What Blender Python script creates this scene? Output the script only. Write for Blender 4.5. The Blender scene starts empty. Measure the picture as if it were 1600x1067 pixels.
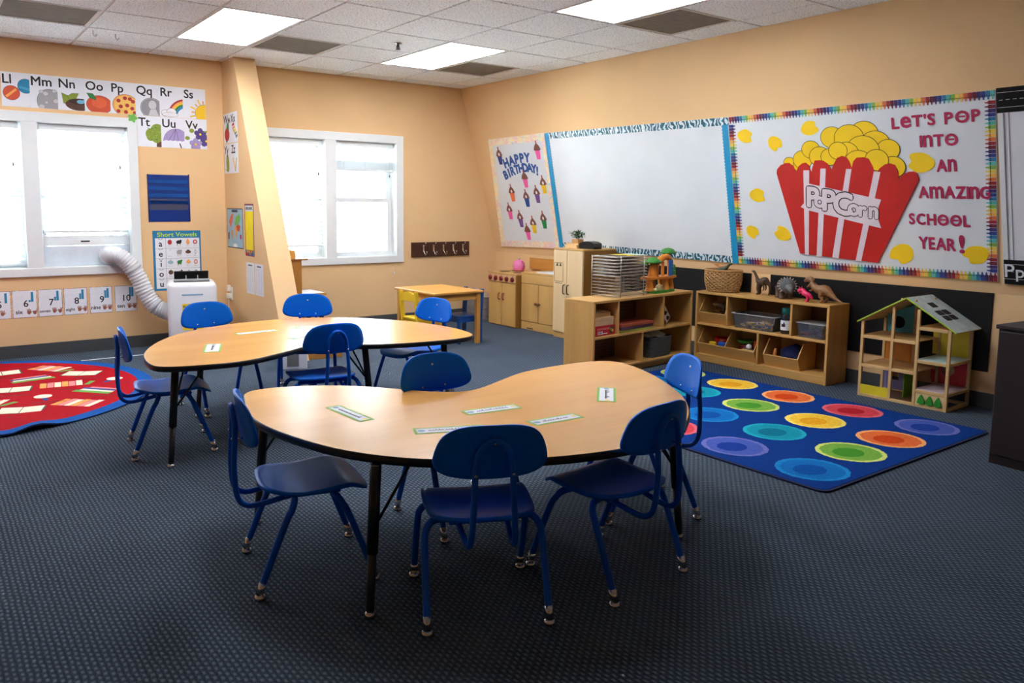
import bpy, bmesh, math, random
from mathutils import Vector, Matrix
random.seed(7)
SC = bpy.context.scene
COL = SC.collection

# ------------------------------------------------------------------ camera
YAW, PITCH, ROLL = math.radians(35.744), math.radians(6.363), math.radians(0.427)
FPX, CX, CY = 1226.23, 749.07, 459.24          # focal length and principal point for a 1600x1067 frame
fwd = Vector((math.sin(YAW)*math.cos(PITCH), math.cos(YAW)*math.cos(PITCH), -math.sin(PITCH)))
rgt = Vector((math.cos(YAW), -math.sin(YAW), 0)); upv = rgt.cross(fwd)
r2 = rgt*math.cos(ROLL) + upv*math.sin(ROLL); u2 = -rgt*math.sin(ROLL) + upv*math.cos(ROLL)
cam_data = bpy.data.cameras.new('camera'); cam = bpy.data.objects.new('camera', cam_data); COL.objects.link(cam)
cam_data.sensor_fit = 'HORIZONTAL'; cam_data.sensor_width = 36.0
cam_data.lens = FPX/1600*36.0
cam_data.shift_x = (800-CX)/1600; cam_data.shift_y = (CY-533.5)/1600
cam_data.clip_start = 0.05; cam_data.clip_end = 200
M = Matrix.Identity(4)
for i in range(3):
    M[i][0] = r2[i]; M[i][1] = u2[i]; M[i][2] = -fwd[i]
M[0][3], M[1][3], M[2][3] = 0, 0, 1.28
cam.matrix_world = M
SC.camera = cam

# ------------------------------------------------------------------ world, exposure, daylight portals
SKY_STRENGTH = 9.0
LAMP_STRENGTH = 14
EXPOSURE = 0.42
w = bpy.data.worlds.new('daylight'); SC.world = w; w.use_nodes = True
bg = w.node_tree.nodes['Background']
bg.inputs['Color'].default_value = (0.91, 0.96, 1.0, 1); bg.inputs['Strength'].default_value = SKY_STRENGTH
vs = SC.view_settings
vs.view_transform = 'Standard'; vs.look = 'None'; vs.gamma = 1.0; vs.exposure = EXPOSURE; vs.use_curve_mapping = False
SC.cycles.max_bounces = 10; SC.cycles.diffuse_bounces = 8; SC.cycles.transparent_max_bounces = 24
SC.cycles.transmission_bounces = 8; SC.cycles.sample_clamp_indirect = 120.0
SC.cycles.caustics_reflective = False; SC.cycles.caustics_refractive = False
SC.cycles.use_denoising = True
sd = bpy.data.lights.new('sun', 'SUN'); sd.energy = 160; sd.angle = .02; sd.color = (1, .97, .92)
sun = bpy.data.objects.new('sun', sd); COL.objects.link(sun)          # added, from behind the building, so bounce off the ground outside brightens the ceiling
sun.rotation_euler = Vector((.15, .5, -.85)).to_track_quat('-Z', 'Y').to_euler()
for nm, cx in (('window_portal', 0.78), ('window_portal', 3.47)):
    ld = bpy.data.lights.new(nm, 'AREA'); ld.shape = 'RECTANGLE'; ld.size = 1.75; ld.size_y = 1.4
    ld.cycles.is_portal = True
    lo = bpy.data.objects.new(nm, ld); COL.objects.link(lo)
    lo.location = (cx, 7.72, 1.34); lo.rotation_euler = (math.radians(-90), 0, 0)

# ------------------------------------------------------------------ materials
def lin(c):
    return tuple(((v/255)/12.92 if v/255 <= .04045 else ((v/255+.055)/1.055)**2.4) for v in c) + (1,)
MATS = {}
def mat(name, rgb, rough=.5, metal=0, vary=.06, scale=12, bump=0, bscale=None, spec=None, stretch=None, trans=0, emit=None, coat=0):
    if name in MATS: return MATS[name]
    m = bpy.data.materials.new(name); m.use_nodes = True; nt = m.node_tree; b = nt.nodes['Principled BSDF']
    c = lin(rgb)
    tc = nt.nodes.new('ShaderNodeTexCoord'); mp = nt.nodes.new('ShaderNodeMapping')
    nt.links.new(tc.outputs['Object'], mp.inputs['Vector'])
    if stretch: mp.inputs['Scale'].default_value = stretch
    nz = nt.nodes.new('ShaderNodeTexNoise'); nz.inputs['Scale'].default_value = scale; nz.inputs['Detail'].default_value = 5
    nt.links.new(mp.outputs['Vector'], nz.inputs['Vector'])
    rp = nt.nodes.new('ShaderNodeValToRGB')
    rp.color_ramp.elements[0].position = .3; rp.color_ramp.elements[1].position = .72
    rp.color_ramp.elements[0].color = tuple(v*(1-vary) for v in c[:3])+(1,)
    rp.color_ramp.elements[1].color = tuple(min(1, v*(1+vary)) for v in c[:3])+(1,)
    nt.links.new(nz.outputs['Fac'], rp.inputs['Fac']); nt.links.new(rp.outputs['Color'], b.inputs['Base Color'])
    b.inputs['Roughness'].default_value = rough; b.inputs['Metallic'].default_value = metal
    if spec is not None: b.inputs['Specular IOR Level'].default_value = spec
    if coat: b.inputs['Coat Weight'].default_value = coat; b.inputs['Coat Roughness'].default_value = .12
    if bump:
        n2 = nt.nodes.new('ShaderNodeTexNoise'); n2.inputs['Scale'].default_value = bscale or scale*4; n2.inputs['Detail'].default_value = 3
        nt.links.new(mp.outputs['Vector'], n2.inputs['Vector'])
        bp = nt.nodes.new('ShaderNodeBump'); bp.inputs['Strength'].default_value = bump; bp.inputs['Distance'].default_value = .004
        nt.links.new(n2.outputs['Fac'], bp.inputs['Height']); nt.links.new(bp.outputs['Normal'], b.inputs['Normal'])
    if trans:
        b.inputs['Transmission Weight'].default_value = trans
    if emit:
        b.inputs['Emission Color'].default_value = lin(rgb); b.inputs['Emission Strength'].default_value = emit
    MATS[name] = m
    return m

def wood(name, rgb, dark=.72, rough=.42, axis='Z', scale=3.0, coat=0):
    if name in MATS: return MATS[name]
    st = {'X': (.35, 5, 5), 'Y': (5, .35, 5), 'Z': (5, 5, .35)}[axis]
    m = bpy.data.materials.new(name); m.use_nodes = True; nt = m.node_tree; b = nt.nodes['Principled BSDF']
    tc = nt.nodes.new('ShaderNodeTexCoord'); mp = nt.nodes.new('ShaderNodeMapping'); mp.inputs['Scale'].default_value = st
    nt.links.new(tc.outputs['Object'], mp.inputs['Vector'])
    nz = nt.nodes.new('ShaderNodeTexNoise'); nz.inputs['Scale'].default_value = scale; nz.inputs['Detail'].default_value = 8; nz.inputs['Distortion'].default_value = .6
    nt.links.new(mp.outputs['Vector'], nz.inputs['Vector'])
    n2 = nt.nodes.new('ShaderNodeTexNoise'); n2.inputs['Scale'].default_value = scale*14; n2.inputs['Detail'].default_value = 2
    nt.links.new(mp.outputs['Vector'], n2.inputs['Vector'])
    mx = nt.nodes.new('ShaderNodeMath'); mx.operation = 'MULTIPLY_ADD'; mx.inputs[1].default_value = .25
    nt.links.new(n2.outputs['Fac'], mx.inputs[0]); nt.links.new(nz.outputs['Fac'], mx.inputs[2])
    rp = nt.nodes.new('ShaderNodeValToRGB'); c = lin(rgb)
    rp.color_ramp.elements[0].position = .45; rp.color_ramp.elements[1].position = .85
    rp.color_ramp.elements[0].color = (c[0]*dark, c[1]*dark*.97, c[2]*dark*.92, 1); rp.color_ramp.elements[1].color = c
    nt.links.new(mx.outputs[0], rp.inputs['Fac']); nt.links.new(rp.outputs['Color'], b.inputs['Base Color'])
    b.inputs['Roughness'].default_value = rough
    if coat: b.inputs['Coat Weight'].default_value = coat; b.inputs['Coat Roughness'].default_value = .15
    MATS[name] = m
    return m

def clear(name, rgb, glossy=.1, haze=.15):
    """thin clear plastic or glass: transparent with a sheen and a little haze"""
    if name in MATS: return MATS[name]
    m = bpy.data.materials.new(name); m.use_nodes = True; nt = m.node_tree; nt.nodes.clear()
    o = nt.nodes.new('ShaderNodeOutputMaterial'); t = nt.nodes.new('ShaderNodeBsdfTransparent'); g = nt.nodes.new('ShaderNodeBsdfGlossy')
    d = nt.nodes.new('ShaderNodeBsdfDiffuse'); a = nt.nodes.new('ShaderNodeMixShader'); c = nt.nodes.new('ShaderNodeMixShader')
    fr = nt.nodes.new('ShaderNodeFresnel'); fr.inputs['IOR'].default_value = 1.4
    t.inputs['Color'].default_value = lin(rgb); d.inputs['Color'].default_value = (.8, .82, .85, 1); g.inputs['Roughness'].default_value = glossy
    a.inputs['Fac'].default_value = haze
    nt.links.new(t.outputs[0], a.inputs[1]); nt.links.new(d.outputs[0], a.inputs[2])
    nt.links.new(fr.outputs[0], c.inputs['Fac']); nt.links.new(a.outputs[0], c.inputs[1]); nt.links.new(g.outputs[0], c.inputs[2])
    nt.links.new(c.outputs[0], o.inputs['Surface'])
    MATS[name] = m
    return m

def translucent(name, rgb, tfac=.5):
    if name in MATS: return MATS[name]
    m = bpy.data.materials.new(name); m.use_nodes = True; nt = m.node_tree; nt.nodes.clear()
    o = nt.nodes.new('ShaderNodeOutputMaterial'); d = nt.nodes.new('ShaderNodeBsdfDiffuse'); t = nt.nodes.new('ShaderNodeBsdfTranslucent')
    x = nt.nodes.new('ShaderNodeMixShader'); x.inputs['Fac'].default_value = tfac
    d.inputs['Color'].default_value = lin(rgb); t.inputs['Color'].default_value = lin(rgb)
    nt.links.new(d.outputs[0], x.inputs[1]); nt.links.new(t.outputs[0], x.inputs[2]); nt.links.new(x.outputs[0], o.inputs['Surface'])
    MATS[name] = m
    return m

def carpet_mat():
    m = bpy.data.materials.new('ribbed loop carpet'); m.use_nodes = True; nt = m.node_tree; b = nt.nodes['Principled BSDF']
    tc = nt.nodes.new('ShaderNodeTexCoord'); sp = nt.nodes.new('ShaderNodeSeparateXYZ'); nt.links.new(tc.outputs['Object'], sp.inputs[0])
    def math_(op, a, b_=None, c=None):
        n = nt.nodes.new('ShaderNodeMath'); n.operation = op
        for i, v in enumerate((a, b_, c)):
            if v is None: continue
            if isinstance(v, (int, float)): n.inputs[i].default_value = v
            else: nt.links.new(v, n.inputs[i])
        return n.outputs[0]
    wob = nt.nodes.new('ShaderNodeTexNoise'); wob.inputs['Scale'].default_value = 22; nt.links.new(tc.outputs['Object'], wob.inputs['Vector'])
    wv = math_('MULTIPLY', wob.outputs['Fac'], .012)
    x = math_('ADD', sp.outputs[0], wv); y = math_('ADD', sp.outputs[1], wv)
    k = 2*math.pi/.017
    sx = math_('SINE', math_('MULTIPLY', x, k))
    row = math_('MULTIPLY', math_('FLOOR', math_('DIVIDE', x, .017)), math.pi)
    sy = math_('SINE', math_('ADD', math_('MULTIPLY', y, k*.62), row))
    h = math_('MULTIPLY_ADD', math_('MULTIPLY', math_('ADD', sx, 1.0), math_('ADD', sy, 1.2)), .24, 0.0)
    nz = nt.nodes.new('ShaderNodeTexNoise'); nz.inputs['Scale'].default_value = 160; nt.links.new(tc.outputs['Object'], nz.inputs['Vector'])
    big = nt.nodes.new('ShaderNodeTexNoise'); big.inputs['Scale'].default_value = 1.6; big.inputs['Detail'].default_value = 5; nt.links.new(tc.outputs['Object'], big.inputs['Vector'])
    v = math_('ADD', math_('MULTIPLY', h, .75), math_('MULTIPLY', nz.outputs['Fac'], .35))
    v = math_('ADD', v, math_('MULTIPLY', math_('SUBTRACT', big.outputs['Fac'], .5), .25))
    rp = nt.nodes.new('ShaderNodeValToRGB'); rp.color_ramp.elements[0].position = .1; rp.color_ramp.elements[1].position = 1.0
    rp.color_ramp.elements[0].color = lin((40, 50, 62)); rp.color_ramp.elements[1].color = lin((104, 120, 138))
    nt.links.new(v, rp.inputs['Fac']); nt.links.new(rp.outputs['Color'], b.inputs['Base Color'])
    b.inputs['Roughness'].default_value = .95; b.inputs['Specular IOR Level'].default_value = .1
    bp = nt.nodes.new('ShaderNodeBump'); bp.inputs['Strength'].default_value = .8; bp.inputs['Distance'].default_value = .004
    nt.links.new(v, bp.inputs['Height']); nt.links.new(bp.outputs['Normal'], b.inputs['Normal'])
    return m

def tile_mat():
    m = bpy.data.materials.new('mineral fibre ceiling tile'); m.use_nodes = True; nt = m.node_tree; b = nt.nodes['Principled BSDF']
    tc = nt.nodes.new('ShaderNodeTexCoord')
    nz = nt.nodes.new('ShaderNodeTexNoise'); nz.inputs['Scale'].default_value = 90; nz.inputs['Detail'].default_value = 2; nt.links.new(tc.outputs['Object'], nz.inputs['Vector'])
    rp = nt.nodes.new('ShaderNodeValToRGB'); rp.color_ramp.elements[0].position = .33; rp.color_ramp.elements[1].position = .46
    rp.color_ramp.elements[0].color = lin((176, 182, 186)); rp.color_ramp.elements[1].color = lin((240, 246, 250))
    nt.links.new(nz.outputs['Fac'], rp.inputs['Fac']); nt.links.new(rp.outputs['Color'], b.inputs['Base Color'])
    bp = nt.nodes.new('ShaderNodeBump'); bp.inputs['Strength'].default_value = .35; bp.inputs['Distance'].default_value = .003
    nt.links.new(nz.outputs['Fac'], bp.inputs['Height']); nt.links.new(bp.outputs['Normal'], b.inputs['Normal'])
    b.inputs['Roughness'].default_value = .95; b.inputs['Specular IOR Level'].default_value = .05
    return m

WALL = mat('peach wall paint', (226, 190, 143), .75, vary=.025, scale=2.2, bump=.12, bscale=180, spec=.25)
WHITE = mat('white painted trim', (222, 228, 230), .45, vary=.015)
CARPET = carpet_mat(); TILE = tile_mat()
GRID = mat('white ceiling grid steel', (205, 203, 198), .5, vary=.02)
BASE = mat('dark grey rubber baseboard', (66, 70, 74), .55, vary=.05)
BLUE = mat('blue moulded plastic', (1, 106, 220), .38, vary=.03, spec=.15)
BLUEM = mat('blue powder coated tube', (1, 92, 206), .4, vary=.03, spec=.25)
CHROME = mat('chrome', (215, 215, 215), .18, 1.0, vary=.02)
BLACK = mat('black enamel', (14, 14, 15), .35, vary=.03)
GREYM = mat('dark grey steel', (70, 70, 72), .4, .6, vary=.05)
MAPLE = wood('maple laminate', (224, 166, 86), .88, .27, 'X', 1.6)
BIRCH = wood('birch plywood', (208, 164, 96), .80, .42, 'Z', 2.2)
BIRCHX = wood('birch plywood lengthwise', (208, 164, 96), .80, .42, 'X', 2.2)
BIRCHL = wood('pale birch front', (226, 192, 138), .86, .4, 'Z', 2.0)
HONEY = wood('honey pine', (226, 168, 88), .75, .35, 'X', 2.5)
OAK = wood('golden oak', (190, 132, 60), .75, .4, 'Z', 2.5)
PAPER = mat('white paper', (226, 230, 238), .7, vary=.02, scale=6, spec=.2)
INK = mat('black ink', (24, 22, 24), .7, vary=.02)
def paint(name, rgb, rough=.6, **k): return mat(name, rgb, rough, vary=k.pop('vary', .05), **k)

# ------------------------------------------------------------------ mesh building
def cat(pts, n=8, closed=False):
    """Catmull-Rom through points (tuples of any length)"""
    P = [tuple(p) for p in pts]; N = len(P); out = []
    seg = N if closed else N-1
    for i in range(seg):
        g = lambda k: P[k % N] if closed else P[max(0, min(N-1, k))]
        a, b, c, d = g(i-1), g(i), g(i+1), g(i+2)
        for j in range(n):
            t = j/n
            out.append(tuple(.5*((2*b[q]) + (c[q]-a[q])*t + (2*a[q]-5*b[q]+4*c[q]-d[q])*t*t + (3*b[q]-a[q]-3*c[q]+d[q])*t**3) for q in range(len(b))))
    if not closed: out.append(P[-1])
    return out

_txt = {}
def text_geo(s):
    k = s
    if k not in _txt:
        cu = bpy.data.curves.new('t', 'FONT'); cu.body = s; cu.size = 1.0; cu.resolution_u = 3
        ob = bpy.data.objects.new('t', cu); COL.objects.link(ob)
        me = bpy.data.meshes.new_from_object(ob)
        vs_ = [(v.co.x, v.co.y) for v in me.vertices]; fs = [tuple(p.vertices) for p in me.polygons]
        bpy.data.objects.remove(ob); bpy.data.curves.remove(cu); bpy.data.meshes.remove(me)
        _txt[k] = (vs_, fs)
    return _txt[k]

class MB:
    def __init__(s, M=None):
        s.v = []; s.f = []; s.m = []; s.sm = []; s.mats = []; s.M = M
    def slot(s, m):
        if m not in s.mats: s.mats.append(m)
        return s.mats.index(m)
    def add(s, vs_, fs, m, smooth=False):
        o = len(s.v); k = s.slot(m)
        for p in vs_:
            p = Vector(p)
            s.v.append(tuple(s.M @ p) if s.M else tuple(p))
        for f in fs:
            s.f.append(tuple(i+o for i in f)); s.m.append(k); s.sm.append(smooth)
        return s
    def box(s, a, b, m, bev=0.0, R=None):
        """box between corners a and b, optional rounded edges, optional rotation matrix R about its centre"""
        a = Vector(a); b = Vector(b)
        lo = Vector(map(min, a, b)); hi = Vector(map(max, a, b)); c = (lo+hi)/2; d = (hi-lo)/2
        if bev <= 0:
            vs_ = [Vector((x*d.x, y*d.y, z*d.z)) for x in (-1, 1) for y in (-1, 1) for z in (-1, 1)]
            fs = [(0, 1, 3, 2), (4, 6, 7, 5), (0, 4, 5, 1), (2, 3, 7, 6), (0, 2, 6, 4), (1, 5, 7, 3)]
            sm = False
        else:
            bev = min(bev, min(d)*.98)
            bm = bmesh.new(); bmesh.ops.create_cube(bm, size=2)
            for v in bm.verts: v.co = Vector((v.co.x*d.x, v.co.y*d.y, v.co.z*d.z))
            bmesh.ops.bevel(bm, geom=bm.edges[:], offset=bev, segments=2 if bev < .02 else 4, profile=.5, affect='EDGES')
            bm.verts.index_update()
            vs_ = [v.co.copy() for v in bm.verts]; fs = [tuple(v.index for v in f.verts) for f in bm.faces]; bm.free(); sm = bev >= .02
        if R: vs_ = [R @ v for v in vs_]
        return s.add([v+c for v in vs_], fs, m, sm)
    def prism(s, poly, z0, z1, m, frame=None, mside=None):
        n = len(poly)
        area = sum(poly[i][0]*poly[(i+1) % n][1]-poly[(i+1) % n][0]*poly[i][1] for i in range(n))
        if area < 0: poly = poly[::-1]
        vs_ = [(p[0], p[1], z0) for p in poly]+[(p[0], p[1], z1) for p in poly]
        if frame: vs_ = [frame @ Vector(v) for v in vs_]
        s.add(vs_, [tuple(range(n, 2*n)), tuple(reversed(range(n)))], m)
        o = len(s.v)-2*n; k = s.slot(mside or m)
        for i in range(n):
            j = (i+1) % n; s.f.append((o+i, o+j, o+n+j, o+n+i)); s.m.append(k); s.sm.append(False)
        return s
    def disc(s, x, y, rx, ry, z0, z1, m, n=24, rot=0, frame=None):
        c, q = math.cos(rot), math.sin(rot)
        pl = []
        for i in range(n):
            t = 2*math.pi*i/n; a, b = rx*math.cos(t), ry*math.sin(t); pl.append((x+a*c-b*q, y+a*q+b*c))
        return s.prism(pl, z0, z1, m, frame)
    def tube(s, pts, r, m, n=10, closed=False, caps=True, smooth=True, flat=1.0):
        """round bar along points; r is a number or one radius per point"""
        P = [Vector(p) for p in pts]; N = len(P)
        rr = r if isinstance(r, (list, tuple)) else [r]*N
        tan = []
        for i in range(N):
            a = P[(i-1) % N] if (closed or i > 0) else P[i]; b = P[(i+1) % N] if (closed or i < N-1) else P[i]
            d = (b-a); tan.append(d.normalized() if d.length > 1e-9 else Vector((0, 0, 1)))
        t0 = tan[0]; up_ = Vector((0, 0, 1)) if abs(t0.z) < .9 else Vector((1, 0, 0))
        nrm = (up_-t0*up_.dot(t0)).normalized(); vs_ = []
        for i in range(N):
            t = tan[i]; nrm = (nrm-t*nrm.dot(t))
            nrm = nrm.normalized() if nrm.length > 1e-6 else t.orthogonal().normalized()
            bi = t.cross(nrm)
            for j in range(n):
                an = 2*math.pi*j/n
                vs_.append(P[i]+(nrm*math.cos(an)+bi*math.sin(an)*flat)*rr[i])
        fs = []
        for i in range(N if closed else N-1):
            for j in range(n):
                k = (i+1) % N; l = (j+1) % n
                fs.append((i*n+j, i*n+l, k*n+l, k*n+j))
        s.add(vs_, fs, m, smooth)
        if caps and not closed:
            o = len(s.v)-N*n; k = s.slot(m)
            s.f += [tuple(o+j for j in reversed(range(n))), tuple(o+(N-1)*n+j for j in range(n))]; s.m += [k, k]; s.sm += [False, False]
        return s
    def vtube(s, pts, radii, m, n=10, k=5, flat=1.0):
        q = cat([tuple(p)+(r,) for p, r in zip(pts, radii)], k)
        return s.tube([a[:3] for a in q], [max(.0004, a[3]) for a in q], m, n, flat=flat)
    def cyl(s, a, b, r, m, n=16, r2=None): return s.tube([a, b], [r, r if r2 is None else r2], m, n)
    def lathe(s, prof, m, n=24, c=(0, 0), sx=1, sy=1, smooth=True):
        vs_ = []; N = len(prof)
        for r, z in prof:
            for j in range(n):
                t = 2*math.pi*j/n; vs_.append((c[0]+r*math.cos(t)*sx, c[1]+r*math.sin(t)*sy, z))
        fs = [(i*n+j, i*n+(j+1) % n, (i+1)*n+(j+1) % n, (i+1)*n+j) for i in range(N-1) for j in range(n)]
        s.add(vs_, fs, m, smooth)
        o = len(s.v)-N*n; k = s.slot(m)
        s.f += [tuple(o+j for j in reversed(range(n))), tuple(o+(N-1)*n+j for j in range(n))]; s.m += [k, k]; s.sm += [False, False]
        return s
    def ball(s, c, r, m, n=14, sx=1, sy=1, sz=1):
        vs_ = [(c[0], c[1], c[2]-r*sz)]; k = n//2
        for i in range(1, k):
            a = math.pi*i/k-math.pi/2
            for j in range(n):
                t = 2*math.pi*j/n
                vs_.append((c[0]+r*sx*math.cos(a)*math.cos(t), c[1]+r*sy*math.cos(a)*math.sin(t), c[2]+r*sz*math.sin(a)))
        vs_.append((c[0], c[1], c[2]+r*sz)); L = len(vs_)-1; fs = []
        for j in range(n):
            l = (j+1) % n
            fs.append((0, 1+l, 1+j)); fs.append((L, 1+(k-2)*n+j, 1+(k-2)*n+l))
            for i in range(k-2): fs.append((1+i*n+j, 1+i*n+l, 1+(i+1)*n+l, 1+(i+1)*n+j))
        return s.add(vs_, fs, m, True)
    def shell(s, outline, f, th, m, rings=8):
        """curved plate: outline is a star-shaped 2-D loop, f(x,y)->3-D point, th->offset vector of the far side"""
        n = len(outline); vs_ = []
        for sgn in (0, 1):
            for r in range(rings+1):
                q = r/rings
                for (x, y) in (outline if r else [outline[0]]):
                    p = Vector(f(x*q, y*q)); vs_.append(p+Vector(th)*sgn)
        H = 1+rings*n; fs = []
        for sgn in (0, 1):
            o = sgn*H
            for j in range(n):
                l = (j+1) % n; t = (o, o+1+j, o+1+l); fs.append(t if not sgn else t[::-1])
                for r in range(rings-1):
                    a, b = o+1+r*n, o+1+(r+1)*n; t = (a+j, b+j, b+l, a+l); fs.append(t if not sgn else t[::-1])
        e = 1+(rings-1)*n
        for j in range(n):
            l = (j+1) % n; fs.append((e+j, H+e+j, H+e+l, e+l))
        return s.add(vs_, fs, m, True)
    def text(s, body, x, y, h, m, z=.001, bold=.0, align='C', rot=0, wscale=1.0):
        """flat lettering in the XY plane; h is the cap height; bold thickens the strokes"""
        vs_, fs = text_geo(body)
        if not vs_: return s
        k = h/.72; x0 = min(v[0] for v in vs_); x1 = max(v[0] for v in vs_)
        sh = {'C': (x0+x1)/2, 'L': x0-bold, 'R': x1+bold}[align]; c, q = math.cos(rot), math.sin(rot)
        for i in range(9 if bold else 1):
            dx, dy = (bold*math.cos(i*math.pi/4), bold*math.sin(i*math.pi/4)) if i else (0, 0)
            if bold and i == 0: dx = dy = 0
            pts = []
            for a, b in vs_:
                a = (a-sh+dx)*k*wscale; b = (b+dy)*k; pts.append((x+a*c-b*q, y+a*q+b*c, z+i*.000012))
            s.add(pts, fs, m)
        return s
    def textfit(s, body, x0, x1, y, h, m, z=.001, bold=.0, rot=0):
        vs_, fs = text_geo(body); k = h/.72
        wd = (max(v[0] for v in vs_)-min(v[0] for v in vs_)+2*bold)*k
        return s.text(body, (x0+x1)/2, y, h, m, z, bold, 'C', rot, (x1-x0)/wd)
    def build(s, name, parent=None, M=None, kind=None):
        me = bpy.data.meshes.new(name); me.from_pydata(s.v, [], s.f)
        for m in s.mats: me.materials.append(m)
        me.polygons.foreach_set('material_index', s.m); me.polygons.foreach_set('use_smooth', s.sm)
        bm = bmesh.new(); bm.from_mesh(me); bmesh.ops.recalc_face_normals(bm, faces=bm.faces[:]); bm.to_mesh(me); bm.free()
        me.update()
        o = bpy.data.objects.new(name, me); COL.objects.link(o)
        if parent: o.parent = parent
        if M: o.matrix_world = M
        if kind: o['kind'] = kind
        return o

def tag(o, label, category, group=None, kind=None):
    o['label'] = label; o['category'] = category
    if group: o['group'] = group
    if kind: o['kind'] = kind
    return o
def thing(name, label, category, M=None, group=None):
    o = bpy.data.objects.new(name, None); COL.objects.link(o); o.empty_display_size = .05
    if M is not None: o.matrix_world = M
    return tag(o, label, category, group)
def at(x, y, z=0, deg=0): return Matrix.Translation((x, y, z)) @ Matrix.Rotation(math.radians(deg), 4, 'Z')
def frame(o, X, Y):
    X = Vector(X).normalized(); Y = Vector(Y).normalized(); Z = X.cross(Y)
    m = Matrix.Identity(4)
    for i in range(3): m[i][0], m[i][1], m[i][2], m[i][3] = X[i], Y[i], Z[i], o[i]
    return m
def copy_tree(o, parent=None):
    c = o.copy(); COL.objects.link(c)
    if parent: c.parent = parent
    for ch in list(o.children): copy_tree(ch, c)
    return c
YB = 7.45                                        # inner face of the back wall
KNEE = Vector((5.6, 0, .75)); SL = Vector((-.2696, 0, .963))   # knee of the right wall and its slope
def onback(x, z, d=.0005): return frame((x, YB-d, z), (1, 0, 0), (0, 0, 1))
def onfin(y, z, d=.0005): return frame((2.4-d, y, z), (0, -1, 0), (0, 0, 1))
def onslope(y, s, d=.0005):
    o = KNEE+SL*s+Vector((0, y, 0))+Vector((-.963, 0, -.2696))*d
    return frame(o, (0, -1, 0), SL)

# ================================================================== THE SETTING
XL, YF, HC = -3.0, -3.0, 2.59
def struct(name, mb, M=None): return mb.build(name, None, M, 'structure')
struct('floor', MB().box((XL-.2, YF-.2, -.1), (5.9, YB+.2, 0), CARPET))

W1 = dict(x0=-.02, x1=1.57, m0=.75, m1=.87)      # inner edges and mullion of the left window
W2 = dict(x0=2.70, x1=4.25, m0=3.42, m1=3.54)    # and of the right one
WZ0, WZ1 = .735, 1.95
mb = MB()
for a, b in ((XL-.2, W1['x0']), (W1['x1'], W2['x0']), (W2['x1'], 5.9)): mb.box((a, YB, 0), (b, YB+.2, 2.75), WALL)
for wd in (W1, W2):
    mb.box((wd['x0'], YB, 0), (wd['x1'], YB+.2, WZ0), WALL); mb.box((wd['x0'], YB, WZ1), (wd['x1'], YB+.2, 2.75), WALL)
struct('wall_back', mb)
xt = 5.6-.28*(2.75-.75)
struct('wall_right', MB().prism([(5.6, -.05), (5.6, .75), (xt, 2.75), (5.9, 2.75), (5.9, -.05)], 0, YB-YF+.2, WALL, frame((0, YB, 0), (1, 0, 0), (0, 0, 1))))
struct('wall_left', MB().box((XL-.2, YF, 0), (XL, YB, 2.75), WALL))
struct('wall_front', MB().box((XL-.2, YF-.2, 0), (5.9, YF, 2.75), WALL))
# slanted fin between the two windows
fin = [(YB, 0), (6.02, 0), (7.13, 2.597), (YB, 2.597)]
struct('wall_partition', MB().prism(fin, 2.4, 2.6, WALL, frame((0, 0, 0), (0, 1, 0), (0, 0, 1))))

# suspended ceiling: recessed grid with thick tiles dropped into it
gx, gy, T = 1.1426, 4.7925, .6096
LIGHTS = [(1, 1), (4, 1), (4, -3), (1, -3), (-2, 1)]   # lower corner cell of each 1 x 2 cell lamp
VENTS = [(2, 2), (5, 2), (5, -2), (-1, 2)]
busy = set(VENTS)
for i, j in LIGHTS: busy |= {(i, j), (i, j+1)}
mb = MB().box((XL-.2, YF-.2, 2.612), (5.4, YB+.2, 2.72), GRID)
for i in range(-8, 7):
    for j in range(-14, 6):
        if (i, j) in busy: continue
        x0, x1 = max(XL, gx+i*T), min(5.12, gx+(i+1)*T); y0, y1 = max(YF, gy+j*T), min(YB, gy+(j+1)*T)
        if x1-x0 < .05 or y1-y0 < .05: continue
        mb.box((x0+.010, y0+.010, HC), (x1-.010, y1-.010, 2.606), TILE)
struct('ceiling', mb)
mb = MB()
for i in range(-6, 8): mb.box((gx+i*T-.011, YF, HC+.006), (gx+i*T+.011, YB, 2.612), GRID)
for j in range(-12, 6): mb.box((XL, gy+j*T-.011, HC+.0065), (5.14, gy+j*T+.011, 2.612), GRID)
struct('trim_1', mb)

struct('baseboard_back', MB().box((XL, YB-.012, 0), (2.4, YB, .105), BASE).box((2.6, YB-.012, 0), (5.6, YB, .105), BASE))
struct('baseboard_right', MB().box((5.588, YF, 0), (5.6, YB-.012, .10), BASE))
struct('baseboard_partition', MB().box((2.388, 6.06, 0), (2.4, YB-.012, .10), BASE).box((2.6, 6.06, 0), (2.612, YB-.012, .10), BASE))

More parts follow.
